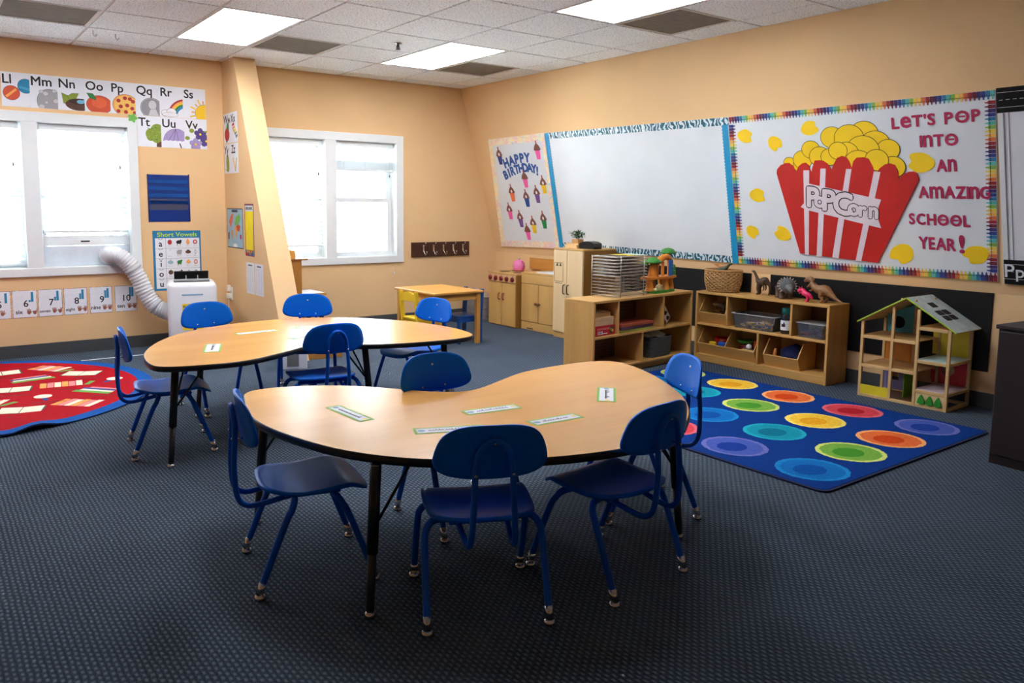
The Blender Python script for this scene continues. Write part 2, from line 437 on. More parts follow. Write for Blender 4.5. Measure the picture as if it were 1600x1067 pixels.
# windows: casing, mullion, reveal, sashes
GLASS = clear('window glass', (247, 251, 253), .02, .02)
def window(n, wd, o0, o1):
    x0, x1, m0, m1 = wd['x0'], wd['x1'], wd['m0'], wd['m1']
    mb = MB()
    mb.box((o0, YB-.022, WZ1-.01), (o1, YB, 2.022), WHITE, .004).box((o0, YB-.022, .672), (o1, YB, WZ0+.008), WHITE, .004)
    mb.box((o0, YB-.0215, .68), (x0+.01, YB, 2.015), WHITE, .004).box((x1-.01, YB-.0215, .68), (o1, YB, 2.015), WHITE, .004)
    mb.box((m0, YB-.02, WZ0), (m1, YB+.17, WZ1), WHITE, .004)
    for a, b, c, d in ((x0, x1, WZ0-.001, WZ0+.012), (x0, x1, WZ1-.012, WZ1+.001)): mb.box((a, YB, c), (b, YB+.19, d), WHITE)
    mb.box((x0-.001, YB, WZ0), (x0+.012, YB+.19, WZ1), WHITE); mb.box((x1-.012, YB, WZ0), (x1+.001, YB+.19, WZ1), WHITE)
    o = struct('window_%d' % n, mb)
    for a, b in ((x0+.012, m0), (m1, x1-.012)):
        f = MB(); mid = 1.335
        for z0, z1, dy in ((WZ0+.012, mid+.02, .10), (mid-.02, WZ1-.012, .135)):
            f.box((a, YB+dy, z0), (a+.045, YB+dy+.03, z1), WHITE).box((b-.045, YB+dy, z0), (b, YB+dy+.03, z1), WHITE)
            f.box((a+.045, YB+dy, z0), (b-.045, YB+dy+.03, z0+.045), WHITE).box((a+.045, YB+dy, z1-.04), (b-.045, YB+dy+.03, z1), WHITE)
        s = f.build('sash', o)
        g = MB()
        for z0, z1, dy in ((WZ0+.05, mid-.015, .115), (mid+.02, WZ1-.05, .15)):
            g.box((a+.04, YB+dy-.002, z0), (b-.04, YB+dy+.002, z1), GLASS)
        g.build('pane', s)
    return o
window(1, W1, -.09, 1.64)
window(2, W2, 2.63, 4.327)

# neighbouring house and ground seen through the panes
SIDING = mat('pale blue siding', (170, 190, 205), .8, vary=.04)
hb = MB().box((-4, 15.0, -.6), (8.0, 15.3, 1.55), SIDING)
for k in range(14): hb.box((-4, 14.985, -.55+k*.15), (8, 15.0, -.42+k*.15), SIDING)
hm = tag(hb.build('neighbour_house'), 'pale blue sided building seen hazily through the lower window panes', 'building')
MB().box((-1.2, 14.95, -.2), (-.2, 14.985, 1.0), WHITE).build('window', hm); MB().box((1.6, 14.95, -.2), (2.6, 14.985, 1.0), WHITE).build('window', hm)
MB().prism([(-4.2, 1.5), (8.2, 1.5), (8.2, 1.62), (-4.2, 1.62)], 0, .6, mat('grey roof shingle', (120, 125, 130), .9), frame((0, 15.2, 0), (1, 0, 0), (0, 0, 1))).build('roof', hm)
struct('ground', MB().box((-12, YB+.25, -.9), (16, 26, -.6), mat('pale concrete ground', (214, 214, 212), .9)))

# ceiling fittings -----------------------------------------------------------
DIFF = mat('lamp diffuser', (250, 250, 255), .5, vary=.0, emit=LAMP_STRENGTH)
LL = {(1, 1): 'bright ceiling panel lamp above the slanted partition, leftmost in the photo',
      (4, 1): 'bright ceiling panel lamp nearest the far right corner, beside the sprinkler',
      (1, -3): 'ceiling panel lamp nearest the left side, just above the top edge of the photo', (-2, 1): 'ceiling panel lamp beyond the left edge of the photo, above the red rug',
      (4, -3): 'bright ceiling panel lamp cut by the top edge of the photo, nearest the camera'}
for (i, j) in LIGHTS:
    x0, y0 = gx+i*T, gy+j*T
    t = thing('ceiling_light', LL[(i, j)], 'ceiling light', at(x0+T/2, y0+T, HC), 'ceiling panel lamps')
    a, b = T/2-.012, T-.012
    f = MB()
    for p, q in (((-a, -b, .0), (-a+.02, b, .02)), ((a-.02, -b, .0), (a, b, .02)), ((-a+.02, -b, 0), (a-.02, -b+.02, .02)), ((-a+.02, b-.02, 0), (a-.02, b, .02))): f.box(p, q, WHITE)
    f.build('frame', t)
    MB().box((-a+.02, -b+.02, .004), (a-.02, b-.02, .014), DIFF).build('diffuser', t)
VENT = mat('dusty grey vent mesh', (118, 112, 102), .85, vary=.22, scale=9, stretch=(1, 6, 1))
VL = {(2, 2): 'dusty grey ceiling vent right of the lamp above the slanted partition', (5, 2): 'dusty grey ceiling vent nearest the far right corner',
      (5, -2): 'dusty grey ceiling vent beside the nearest lamp at the top edge of the photo', (-1, 2): 'dusty grey ceiling vent in the top left corner of the photo'}
for (i, j) in VENTS:
    t = thing('ceiling_vent', VL[(i, j)], 'vent', at(gx+(i+.5)*T, gy+(j+.5)*T, HC), 'ceiling vents')
    a = T/2-.012; f = MB()
    for p, q in (((-a, -a, 0), (-a+.016, a, .018)), ((a-.016, -a, 0), (a, a, .018)), ((-a+.016, -a, 0), (a-.016, -a+.016, .018)), ((-a+.016, a-.016, 0), (a-.016, a, .018))): f.box(p, q, GRID)
    f.build('frame', t)
    MB().box((-a+.016, -a+.016, .006), (a-.016, a-.016, .016), VENT).build('mesh_panel', t)
t = thing('fire_sprinkler', 'small chrome fire sprinkler head hanging from a ceiling tile', 'sprinkler', at(3.272, 5.70, HC))
MB().lathe([(.035, 0), (.034, -.005), (.012, -.010)], CHROME).build('escutcheon', t)
MB().lathe([(.010, -.008), (.010, -.03), (.006, -.034), (.006, -.045)], GREYM).tube([(.013, 0, -.028), (.014, 0, -.042), (0, 0, -.05)], .003, GREYM).tube([(-.013, 0, -.028), (-.014, 0, -.042), (0, 0, -.05)], .003, GREYM).lathe([(.02, -.05), (.02, -.053)], GREYM).build('nozzle', t)
CLIP = mat('white ceiling clip', (200, 198, 190), .5)
for (x, y, lb) in ((1.208, 6.72, 'left one of two small white clips hanging from the ceiling grid above the alphabet cards'), (1.374, 6.76, 'right one of two small white clips hanging from the ceiling grid above the alphabet cards'),
                   (2.36, 7.10, 'small white clip on the ceiling grid at the top of the slanted partition')):
    tag(MB(at(x, y, HC)).tube([(-.012, 0, 0), (-.012, 0, -.03), (.0, 0, -.045), (.012, 0, -.03)], .004, CLIP, 6).build('ceiling_clip'), lb, 'clip', 'ceiling clips')

# venetian blinds ------------------------------------------------------------
SLAT = translucent('white blind slat', (246, 249, 250), .6)
def blind(x0, x1, zb, label, stacked=False):
    t = thing('venetian_blind', label, 'blind', at((x0+x1)/2, YB+.055, 0), 'window blinds')
    h = (x1-x0)/2-.012
    MB().box((-h, -.03, WZ1-.065), (h, .03, WZ1-.014), WHITE, .004).build('head_rail', t)
    s = MB(); z = WZ1-.10
    def slat(z, tilt):
        pl = [(-.024, -.0035), (-.012, 0), (0, .0012), (.012, 0), (.024, -.0035)]; vs_ = []
        c, q = math.cos(tilt), math.sin(tilt)
        for x in (-h, h):
            for a, b in pl: vs_.append((x, a*c-b*q, z+a*q+b*c))
            for a, b in pl[::-1]: vs_.append((x, a*c-b*q, z+a*q+b*c-.0022))
        n = 10
        s.add(vs_, [(j, (j+1) % n, n+(j+1) % n, n+j) for j in range(n)]+[tuple(range(n)), tuple(range(n, 2*n))], SLAT)
    while z > zb+(.13 if stacked else .03):
        slat(z, .5); z -= .0445
    if stacked:
        for k in range(14): slat(zb+.028+k*.0062, .0)
    s.build('slats', t)
    MB().box((-h, -.026, zb), (h, .026, zb+.022), WHITE, .004).build('bottom_rail', t)
    for k in (-.72, 0, .72): MB().tube([(k*h, -.0255, WZ1-.06), (k*h, -.0255, zb+.02)], .0012, WHITE, 5).tube([(k*h, .0255, WZ1-.06), (k*h, .0255, zb+.02)], .0012, WHITE, 5).tube([(k*h, -.0255, zb+.022), (k*h, .0255, zb+.022)], .0012, WHITE, 5).build('ladder_cord', t)
    d = MB().tube([(h-.05, -.036, WZ1-.05), (h-.05, -.037, WZ1-.34)], .0014, WHITE, 5); d.lathe([(.004, WZ1-.37), (.007, WZ1-.36), (.004, WZ1-.34)], GREYM, 8, (h-.05, -.037)).build('pull_cord', t)
blind(W1['x0']+.012, W1['m0'], WZ0+.03, 'white slatted blind lowered fully in the left pane of the left window')
blind(W1['m1'], W1['x1']-.012, 1.03, 'white slatted blind lowered to just above the hose panel in the left window')
blind(W2['x0']+.012, W2['m0'], .86, 'white slatted blind lowered almost to the sill in the window behind the slanted partition')
blind(W2['m1'], W2['x1']-.012, 1.635, 'white slatted blind raised to a short bundle in the rightmost window pane', True)
# board with a round port for the air hose, in the left window
t = thing('window_vent_panel', 'white sliding panel with grey lower strip holding the air hose in the left window', 'vent panel', at(1.215, YB+.075, 0))
PG = mat('pale grey vinyl panel', (205, 216, 226), .5)
MB().box((-.345, -.012, .92), (.343, .012, 1.005), WHITE, .004).build('slide_rail', t)
MB().box((-.345, -.012, .748), (.343, .012, .918), PG, .003).build('panel', t)
MB().box((-.05, -.015, .949), (.02, -.011, .961), INK).build('latch', t)
MB(at(0, 0, 0)).tube([(.17, -.035, .83), (.17, -.010, .83)], .083, WHITE, 24).build('port', t)

# small things on the walls ---------------------------------------------------
t = thing('wall_outlet', 'small white outlet box with a plug low on the slanted partition', 'outlet', onfin(7.33, .45))
MB().box((-.035, -.06, 0), (.035, .06, .012), WHITE, .003).build('cover_plate', t)
MB().box((-.022, -.045, .012), (.022, .0, .05), mat('ivory plug', (222, 214, 200), .5), .006).build('plug', t)
MB().box((-.016, .02, .012), (.016, .08, .045), mat('ivory plug', (222, 214, 200), .5), .006).build('adapter', t)
MB().tube(cat([(0, -.045, .03), (.01, -.12, .035), (-.02, -.25, .03), (0, -.36, .02), (.06, -.43, .03)], 6), .004, mat('ivory plug', (222, 214, 200), .5), 6).build('cord', t)
t = thing('wall_clip', 'tiny white cord cleat hanging on the wall under the right window', 'cleat', onback(4.21, .575))
MB().tube([(0, .035, .002), (0, -.01, .003)], .0015, WHITE, 5).box((-.008, -.035, 0), (.008, -.008, .012), WHITE, .002).build('cleat', t)
WAL = wood('dark walnut rack', (72, 40, 26), .7, .35, 'X', 3)
t = thing('coat_rack', 'dark brown wooden coat rack with five metal hooks', 'coat rack', onback(4.815, .80))
MB().box((-.386, -.081, 0), (.386, .081, .018), WAL, .004).build('board', t)
for k in range(5):
    x = -.235+k*.132
    h = MB().box((x-.01, -.03, .018), (x+.01, .05, .022), CHROME, .002)
    h.tube(cat([(x, .03, .022), (x, .045, .045), (x, .068, .065)], 5), .0045, CHROME, 8).ball((x, .07, .066), .008, CHROME, 8)
    h.tube(cat([(x, -.01, .022), (x, -.035, .04), (x, -.058, .06), (x, -.045, .085), (x, -.025, .088)], 5), .0045, CHROME, 8).ball((x, -.024, .088), .008, CHROME, 8)
    h.build('hook', t)
CB = mat('black chalkboard', (12, 13, 15), .6, vary=.12, scale=3, spec=.25)
tag(MB().box((5.590, 2.133, .238), (5.5995, 3.75, .752), CB, .002).build('chalkboard'), 'long black chalkboard panel behind the dollhouse', 'chalkboard', 'low chalkboard panels')
tag(MB().box((5.590, 3.93, .238), (5.5992, 5.40, .748), CB, .002).build('chalkboard'), 'black chalkboard panel behind the tree house toy and wicker basket', 'chalkboard', 'low chalkboard panels')
tag(MB().box((1.05, 7.02, .0004), (2.05, 7.045, .0012), mat('white floor tape', (214, 222, 232), .5)).build('floor_tape'), 'strip of white tape on the carpet between the red rug and the far table', 'tape')

# ================================================================== CHAIRS
def sup(w, h, n=3.0, N=40, taper=0.0):
    o = []
    for i in range(N):
        t = 2*math.pi*i/N; c, s = math.cos(t), math.sin(t)
        x = math.copysign(abs(c)**(2/n), c)*w; y = math.copysign(abs(s)**(2/n), s)*h
        o.append((x*(1-taper*y/h), y))
    return o
def make_chair():
    root = thing('school_chair', 'x', 'chair', None, 'blue chairs around the kidney tables')
    # seat: y forward from the rear feet line, rounded waterfall front, gently dished
    def fs(x, y):
        Y = .205+y; z = .338+.18*x*x-.014*math.exp(-((Y-.16)/.10)**2)
        z += .006*max(0, (.10-Y)/.08)
        if Y > .31: z -= .30*(Y-.31)**1.25*3
        return (x, Y, z)
    MB().shell(sup(.176, .187, 3.4, 48, -.05), fs, (0, 0, -.011), BLUE, 9).build('seat', root)
    # backrest: curved oval plate, wider low down
    def fb(x, y):
        return (x*(1-.35*max(0, y)), -.030+1.15*x*x-.13*y, .566+y)
    MB().shell(sup(.169, .083, 3.2, 48, .13), fb, (0, -.008, -.001), BLUE, 8).build('backrest', root)
    # bent tube that carries the backrest
    P = [(.085, .235, .312), (.080, .15, .300), (.072, .03, .276), (.069, -.025, .278), (.066, -.052, .315), (.060, -.058, .41), (.056, -.053, .50), (.050, -.052, .555), (.030, -.056, .592), (0, -.058, .606)]
    Q = P+[(-x, y, z) for x, y, z in P[-2::-1]]
    fr = MB().tube(cat(Q, 5), .0098, BLUEM, 10).build('back_frame', root)
    for x, z in ((0, .600), (.056, .505), (-.056, .505)):
        yf = -.030+1.15*x*x-.13*(z-.566)
        MB().ball((x, yf, z), .0062, CHROME, 10, 1, .5, 1).cyl((x, yf, z), (x, -.0635, z), .003, CHROME, 8).ball((x, -.0635, z-.001), .0052, CHROME, 10, 1, .5, 1).build('rivet', root)
    MB().box((-.11, .10, .294), (.11, .29, .306), BLUEM, .004).build('seat_plate', root)
    for sx in (-1, 1):
        for path in ([(.190, 0, .022), (.187, .085, .235), (.180, .110, .280), (.160, .122, .302), (.13, .126, .307), (.06, .128, .304)],
                     [(.190, .385, .022), (.186, .302, .235), (.178, .278, .282), (.158, .266, .300), (.13, .262, .302), (.06, .260, .300)]):
            pp = [(sx*a, b, c) for a, b, c in path]
            lg = MB().tube(cat(pp, 6), .0118, BLUEM, 10).build('leg', root)
            f = pp[0]
            MB().cyl((f[0], f[1]+(.002 if f[1] > .1 else -.002), .014), (f[0]+(pp[1][0]-f[0])*.14, f[1]+(pp[1][1]-f[1])*.14, .052), .0132, CHROME, 12).lathe([(.019, 0), (.020, .004), (.017, .012), (.009, .018)], CHROME, 14, (f[0], f[1])).build('glide', lg)
    return root
chairs = [(1.354, 1.817, 65, 'blue school chair in the centre foreground with its back to the camera'),
          (.8915, 2.58, -13, 'blue school chair at the left end of the near kidney table, seen side on'),
          (1.958, 1.715, 95.5, 'blue school chair at the front right of the near table, back turned, facing away'),
          (2.655, 2.185, 154, 'blue school chair at the right end of the near table, beside the dotted rug'),
          (1.790, 2.80, -92, 'blue school chair behind the near table, tucked into its notch and facing the camera'),
          (.8635, 4.296, -9, 'blue school chair at the left end of the far table, beside the red rug'),
          (1.515, 5.135, -82, 'blue school chair behind the far table in front of the white air conditioner'),
          (2.255, 5.235, -115, 'blue school chair behind the far table in front of the slanted partition'),
          (2.885, 4.55, -168, 'blue school chair at the right end of the far table, before the pine table'),
          (1.823, 3.885, 86, 'blue school chair in the notch of the far table, its back to the camera')]
proto = make_chair()
for i, (x, y, a, lb) in enumerate(chairs):
    c = proto if i == 0 else copy_tree(proto)
    c.matrix_world = at(x, y, 0, a-90); c['label'] = lb

# ================================================================== KIDNEY TABLES
def smooth_loop(P, it=3):
    L = cat(P, 4, True)
    # resample evenly, then relax
    for _ in range(it):
        L = [((L[i-1][0]+2*L[i][0]+L[(i+1) % len(L)][0])/4, (L[i-1][1]+2*L[i][1]+L[(i+1) % len(L)][1])/4) for i in range(len(L))]
    return L
TZ = .505
def kidney(pts, legs, label):
    L = smooth_loop(pts)
    cx = sum(p[0] for p in L)/len(L); cy = sum(p[1] for p in L)/len(L)
    t = thing('kidney_table', label, 'table', at(cx, cy, 0), 'kidney shaped tables')
    Q = [(x-cx, y-cy) for x, y in L]
    MB().prism(Q, TZ-.026, TZ, MAPLE).build('tabletop', t)
    # black rubber edge wrapped round the outline
    n = len(Q); prof = [(0, -.028), (.0045, -.026), (.0055, -.014), (.0045, -.003), (0, -.0005)]
    nr = []
    for i in range(n):
        a, b = Q[i-1], Q[(i+1) % n]; d = Vector((b[0]-a[0], b[1]-a[1])).normalized(); nr.append((d.y, -d.x))
    ar = sum(Q[i][0]*Q[(i+1) % n][1]-Q[(i+1) % n][0]*Q[i][1] for i in range(n)); sg = 1 if ar > 0 else -1
    vs_ = [(Q[i][0]+nr[i][0]*o*sg, Q[i][1]+nr[i][1]*o*sg, TZ+z) for i in range(n) for o, z in prof]; k = len(prof)
    MB().add(vs_, [(i*k+j, ((i+1) % n)*k+j, ((i+1) % n)*k+j+1, i*k+j+1) for i in range(n) for j in range(k-1)], BLACK, True).build('edge_band', t)
    for fx, fy in legs:
        f = Vector((fx-cx, fy-cy)); d = -f.normalized(); tp = f+d*.045          # legs splay outward a little
        P = lambda z: (tp.x+(f.x-tp.x)*(TZ-z)/TZ, tp.y+(f.y-tp.y)*(TZ-z)/TZ, z)
        lg = MB().cyl(P(.20), P(TZ-.027), .0185, BLACK, 16).build('leg', t)
        MB().cyl(P(.018), P(.202), .0145, GREYM, 14).build('leg_insert', lg)
        MB().lathe([(.017, 0), (.019, .004), (.017, .012), (.010, .02)], CHROME, 14, P(0)[:2]).build('glide', lg)
        for a in (-.6, .6):
            e = d.copy(); e.rotate(Matrix.Rotation(a, 2)); MB().tube([(P(.3)[0]+e.x*.016, P(.3)[1]+e.y*.016, .30), (tp.x+e.x*.13, tp.y+e.y*.13, TZ-.028)], .005, BLACK, 8).build('brace', lg)
    return t
T1 = [(1.041, 3.045), (1.068, 3.135), (1.144, 3.185), (1.323, 3.144), (1.504, 3.022), (1.604, 2.904), (1.728, 2.737), (1.85, 2.664), (1.97, 2.688), (2.217, 2.804), (2.354, 2.843),
      (2.589, 2.859), (2.780, 2.835), (2.857, 2.740), (2.80, 2.54), (2.731, 2.382), (2.589, 2.148), (2.434, 1.968), (2.266, 1.836), (2.102, 1.762), (1.95, 1.735), (1.818, 1.732), (1.556, 1.800), (1.273, 1.968), (1.121, 2.139), (1.040, 2.304), (.990, 2.502), (.967, 2.684), (.985, 2.87)]
T2 = [(.913, 4.174), (.958, 4.349), (1.083, 4.621), (1.301, 4.886), (1.640, 5.072), (2.030, 5.101), (2.320, 5.0), (2.512, 4.828), (2.704, 4.505), (2.776, 4.173), (2.752, 3.92), (2.680, 3.805), (2.486, 3.785), (2.208, 3.825), (2.0, 3.92), (1.87, 4.02), (1.733, 4.046),
      (1.634, 3.98), (1.464, 3.886), (1.315, 3.821), (1.138, 3.823), (.958, 3.869), (.896, 3.96)]
kidney(T1, [(1.090, 2.09), (2.36, 1.93), (1.06, 3.0), (2.72, 2.70)], 'near kidney shaped maple table with five chairs, in the foreground')
kidney(T2, [(.955, 3.90), (1.332, 4.76), (2.10, 3.97), (2.58, 3.88)], 'far kidney shaped maple table with five chairs, in front of the air conditioner')

# name tags lying on the tables
GREEN = paint('leaf green card', (120, 176, 60)); PBLUE = paint('pale blue print', (120, 160, 180)); PYEL = paint('yellow print', (236, 206, 60))
def name_tag(cx, cy, ln, wd, deg, label, seed, square=False):
    rr = random.Random(seed); t = thing('name_tag', label, 'name tag', at(cx, cy, TZ+.0002, deg), 'green bordered name tags on the tables')
    a, b = ln/2, wd/2
    MB().box((-a, -b, 0), (a, b, .0006), GREEN).build('border', t)
    m = MB().box((-a+.010, -b+.010, .0006), (a-.010, b-.010, .0009), PAPER)
    m.build('card', t)
    p = MB().disc(-a+.026, 0, .014, .012, .0009, .0011, PBLUE, 12)
    if not square: p.disc(a-.022, .004, .009, .012, .0009, .0011, PYEL, 10)
    x = -a+.052
    while x < a-.055:
        h = rr.choice((.006, .006, .011)); q = cat([(x, -.006, .001), (x+.003, -.006+h*1.6, .001), (x+.006, -.005, .001), (x+.010, -.003, .001)], 4)
        p.tube(q, .0009, GREYM, 4); x += rr.uniform(.010, .014)
    p.build('print', t)
def tag_from(q, label, seed, sq=False):
    c = [sum(p[i] for p in q)/len(q) for i in (0, 1)]
    u = Vector((q[1][0]-q[0][0]+q[2][0]-q[3][0], q[1][1]-q[0][1]+q[2][1]-q[3][1]))/2
    v = Vector((q[3][0]-q[0][0]+q[2][0]-q[1][0], q[3][1]-q[0][1]+q[2][1]-q[1][1]))/2
    if v.length > u.length: u, v = v, u
    name_tag(c[0], c[1], u.length, max(.062, v.length*.97), math.degrees(math.atan2(u.y, u.x)), label, seed, sq)
tag_from([(1.247, 2.735), (1.311, 2.754), (1.32, 2.491), (1.269, 2.489)], 'green edged name tag at the left end of the near table', 1)
tag_from([(1.648, 2.413), (1.89, 2.379), (1.87, 2.313), (1.644, 2.342)], 'green edged name tag in the middle of the near table below the notch chair', 2)
tag_from([(1.373, 2.309), (1.605, 2.215), (1.585, 2.145), (1.352, 2.241)], 'green edged name tag on the near table half hidden by the centre foreground chair', 3)
tag_from([(1.751, 2.161), (1.987, 2.144), (1.977, 2.079), (1.775, 2.087)], 'green edged name tag on the near table just right of the foreground chair back', 4)
tag_from([(2.363, 2.406), (2.425, 2.353), (2.246, 2.177), (2.187, 2.228)], 'upright green edged name tag at the right end of the near table', 5)
tag_from([(1.291, 4.41), (1.358, 4.341), (1.272, 4.109), (1.204, 4.165)], 'green edged name tag at the left end of the far table', 6)
tag_from([(1.537, 4.675), (1.803, 4.694), (1.801, 4.629), (1.54, 4.60)], 'green edged name tag along the back of the far table, near the air conditioner chair', 7)
tag_from([(1.939, 4.72), (2.189, 4.665), (2.17, 4.59), (1.925, 4.645)], 'green edged name tag at the far middle of the far table, above the notch chair', 8)
tag_from([(1.742, 4.346), (1.96, 4.389), (1.975, 4.32), (1.756, 4.276)], 'green edged name tag on the far table half hidden behind the notch chair back', 9)

# ================================================================== RUGS
RUGB = mat('royal blue rug pile', (4, 54, 132), .95, vary=.10, scale=60, bump=.5, bscale=300, spec=.1)
t = thing('dotted_rug', 'blue rectangular rug with rows of coloured dots in front of the low shelves', 'rug', at(4.13, 2.99, 0))
X0, X1, Y0, Y1 = -.86, .86, -1.13, 1.125
def rrect(x0, y0, x1, y1, r, n=5):
    o = []
    for cx, cy, a0 in ((x1-r, y1-r, 0), (x0+r, y1-r, 90), (x0+r, y0+r, 180), (x1-r, y0+r, 270)):
        for k in range(n+1):
            a = math.radians(a0+90*k/n); o.append((cx+r*math.cos(a), cy+r*math.sin(a)))
    return o
MB().prism(rrect(X0, Y0, X1, Y1, .05), 0, .009, mat('navy rug binding', (6, 26, 70), .9)).build('binding', t)
rg = MB().prism(rrect(X0+.014, Y0+.014, X1-.014, Y1-.014, .04), .002, .0105, RUGB)
cyc = {'p': ((104, 112, 186), (70, 92, 176), (24, 60, 150)), 'r': ((222, 104, 118), (206, 66, 78), (172, 30, 44)), 'o': ((240, 170, 110), (226, 110, 56), (206, 70, 22)),
       'y': ((246, 220, 110), (240, 196, 60), (228, 164, 30)), 'g': ((206, 222, 120), (120, 176, 70), (70, 146, 46)), 't': ((30, 164, 186), (14, 146, 168), (4, 112, 140)), 'b': ((24, 132, 200), (10, 108, 184), (4, 80, 160))}
rr = random.Random(4)
for ci, (x, col) in enumerate(((4.77, 'proyg'), (4.352, 'oygtb'), (3.937, 'gtbpr'), (3.515, 'bproy'))):
    for ri, k in enumerate(col):
        y = 2.115+.452*ri-(.04 if ci == 3 else 0); cx, cy = x-4.13, y-2.99
        ph = rr.uniform(0, 6)
        for li, (s, ox) in enumerate(((1.0, 0), (.86, .0), (.5, -.02))):
            m = mat('rug dot %s%d' % (k, li), cyc[k][li], .95, vary=.14, scale=70, bump=.5, bscale=300, spec=.1)
            n = 72; pl = []
            for i in range(n):
                a = 2*math.pi*i/n; r = .172*s*(1+.025*math.sin(2*a+ph)+rr.uniform(-.018, .018)*(1.6 if li else 1))
                pl.append((cx+ox+r*math.cos(a), cy+r*math.sin(a)*(1 if li < 2 else .85)))
            rg.prism(pl, .0104+li*.0001, .0107+li*.0002, m)
rg.build('pile', t)

RUGR = mat('crimson rug pile', (164, 12, 28), .95, vary=.10, scale=50, bump=.5, bscale=300, spec=.1)
RUGE = mat('bright blue rug edge', (16, 80, 156), .9, vary=.08, scale=60, bump=.4, bscale=300, spec=.1)
t = thing('round_rug', 'round red rug with printed books and a blue border by the left window', 'rug', at(.14, 6.13, 0))
def ripple(x, y):
    """the rug lifts in a small fold on its near edge"""
    r = math.hypot(x, y); f = max(0, (r-.75)/.45)**2
    return f*(.030*math.exp(-((x-.36)/.10)**2)+.018*math.exp(-((x-.13)/.06)**2)) if y < 0 else 0
def rring(r0, r1, z, m, n=160, mb=None):
    vs_ = []
    for r in (r0, r1):
        for i in range(n):
            a = 2*math.pi*i/n; x, y = r*math.cos(a), r*math.sin(a); vs_.append((x, y, z+ripple(x, y)))
    mb.add(vs_, [(i, (i+1) % n, n+(i+1) % n, n+i) for i in range(n)], m, True)
RB = 1.225
b = MB(); rring(1.12, 1.16, .0095, RUGE, mb=b); rring(1.16, RB, .0095, RUGE, mb=b)
n = 160; vs_ = []
for z in (.0, .0095):
    for i in range(n):
        a = 2*math.pi*i/n; x, y = RB*math.cos(a), RB*math.sin(a); vs_.append((x, y, z+ripple(x, y)))
b.add(vs_, [(i, (i+1) % n, n+(i+1) % n, n+i) for i in range(n)], mat('navy rug binding', (6, 26, 70), .9), False)
b.build('border', t)
p = MB(); prev = .001
for r in (.2, .4, .6, .75, .85, .95, 1.04, 1.125): rring(prev, r, .0098, RUGR, mb=p); prev = r
CRM = paint('cream print', (226, 214, 190), .95); GRN = paint('green print', (92, 158, 62), .95); NVY = paint('navy print', (30, 60, 130), .95); PNK = paint('pink print', (222, 130, 130), .95)
ORG = paint('orange print', (230, 150, 70), .95); DKG = paint('dark green print', (20, 84, 60), .95); DKR = paint('dark red print', (110, 10, 26), .95)
def rp(poly, m, cx, cy, rot, k=1.0, z=.0101):
    c, s = math.cos(rot), math.sin(rot); q = [(cx+k*(x*c-y*s), cy+k*(x*s+y*c)) for x, y in poly]
    if any(math.hypot(*a) > 1.11 for a in q): return
    p.prism(q, z, z+.0003, m)
def book_open(cx, cy, r):
    rp([(-.13, -.07), (0, -.085), (.13, -.07), (.13, .08), (0, .065), (-.13, .08)], DKG, cx, cy, r); rp([(-.12, -.06), (0, -.075), (0, .075), (-.12, .09)], CRM, cx, cy, r, 1, .0104); rp([(.005, -.075), (.12, -.06), (.12, .09), (.005, .075)], CRM, cx, cy, r, 1, .0104)
def book_stack(cx, cy, r):
    rp([(-.14, -.08), (.14, -.08), (.14, -.03), (-.14, -.03)], GRN, cx, cy, r); rp([(-.12, -.03), (.13, -.03), (.13, .005), (-.12, .005)], CRM, cx, cy, r); rp([(-.13, .005), (.12, .005), (.12, .045), (-.13, .045)], NVY, cx, cy, r); rp([(-.1, .045), (.12, .045), (.12, .075), (-.1, .075)], PNK, cx, cy, r)
def book_row(cx, cy, r):
    for k, m in enumerate((ORG, PNK, CRM, ORG, PNK, CRM)): rp([(-.15+k*.045, -.08), (-.11+k*.045, -.08), (-.11+k*.045, .08+.01*(k % 2)), (-.15+k*.045, .08+.01*(k % 2))], m, cx, cy, r)
    rp([(.12, -.08), (.155, -.08), (.20, .02), (.165, .03)], GRN, cx, cy, r)
def lens(cx, cy, r):
    rp([(.055*math.cos(a*.35), .055*math.sin(a*.35)) for a in range(18)], CRM, cx, cy, r); rp([(-.016, -.13), (.016, -.13), (.016, -.054), (-.016, -.054)], NVY, cx, cy, r)
def squiggle(cx, cy, r):
    rp([(-.10, -.008), (.10, -.012), (.10, .006), (-.10, .010)], DKR, cx, cy, r)
kinds = [book_stack, book_open, book_row, lens]; rr = random.Random(12); q = 0
for iy in range(-3, 4):
    for ix in range(-3, 4):
        x = ix*.33+(.16 if iy % 2 else 0); y = iy*.32
        if math.hypot(x, y) > 1.0: continue
        kinds[q % 4](x, y, rr.uniform(-.9, .2)); squiggle(x+.17, y+.13, rr.uniform(-.6, .0)); q += 1
p.build('pile', t)

# ================================================================== CARDS AND POSTERS ON THE WALLS
def clip(poly, x0, y0, x1, y1):
    for ax, lim, sg in ((0, x0, 1), (0, x1, -1), (1, y0, 1), (1, y1, -1)):
        out = []
        for i in range(len(poly)):
            a, b = poly[i-1], poly[i]; ia, ib = sg*(a[ax]-lim) >= 0, sg*(b[ax]-lim) >= 0
            if ia != ib:
                t = (lim-a[ax])/(b[ax]-a[ax]); out.append((a[0]+t*(b[0]-a[0]), a[1]+t*(b[1]-a[1])))
            if ib: out.append(b)
        poly = out
        if len(poly) < 3: return []
    return poly
def ell(cx, cy, rx, ry, n=24, a0=0, a1=360, rot=0):
    c, s = math.cos(rot), math.sin(rot); o = []
    for i in range(n if a1-a0 == 360 else n+1):
        t = math.radians(a0+(a1-a0)*i/n); x, y = rx*math.cos(t), ry*math.sin(t); o.append((cx+x*c-y*s, cy+x*s+y*c))
    return o
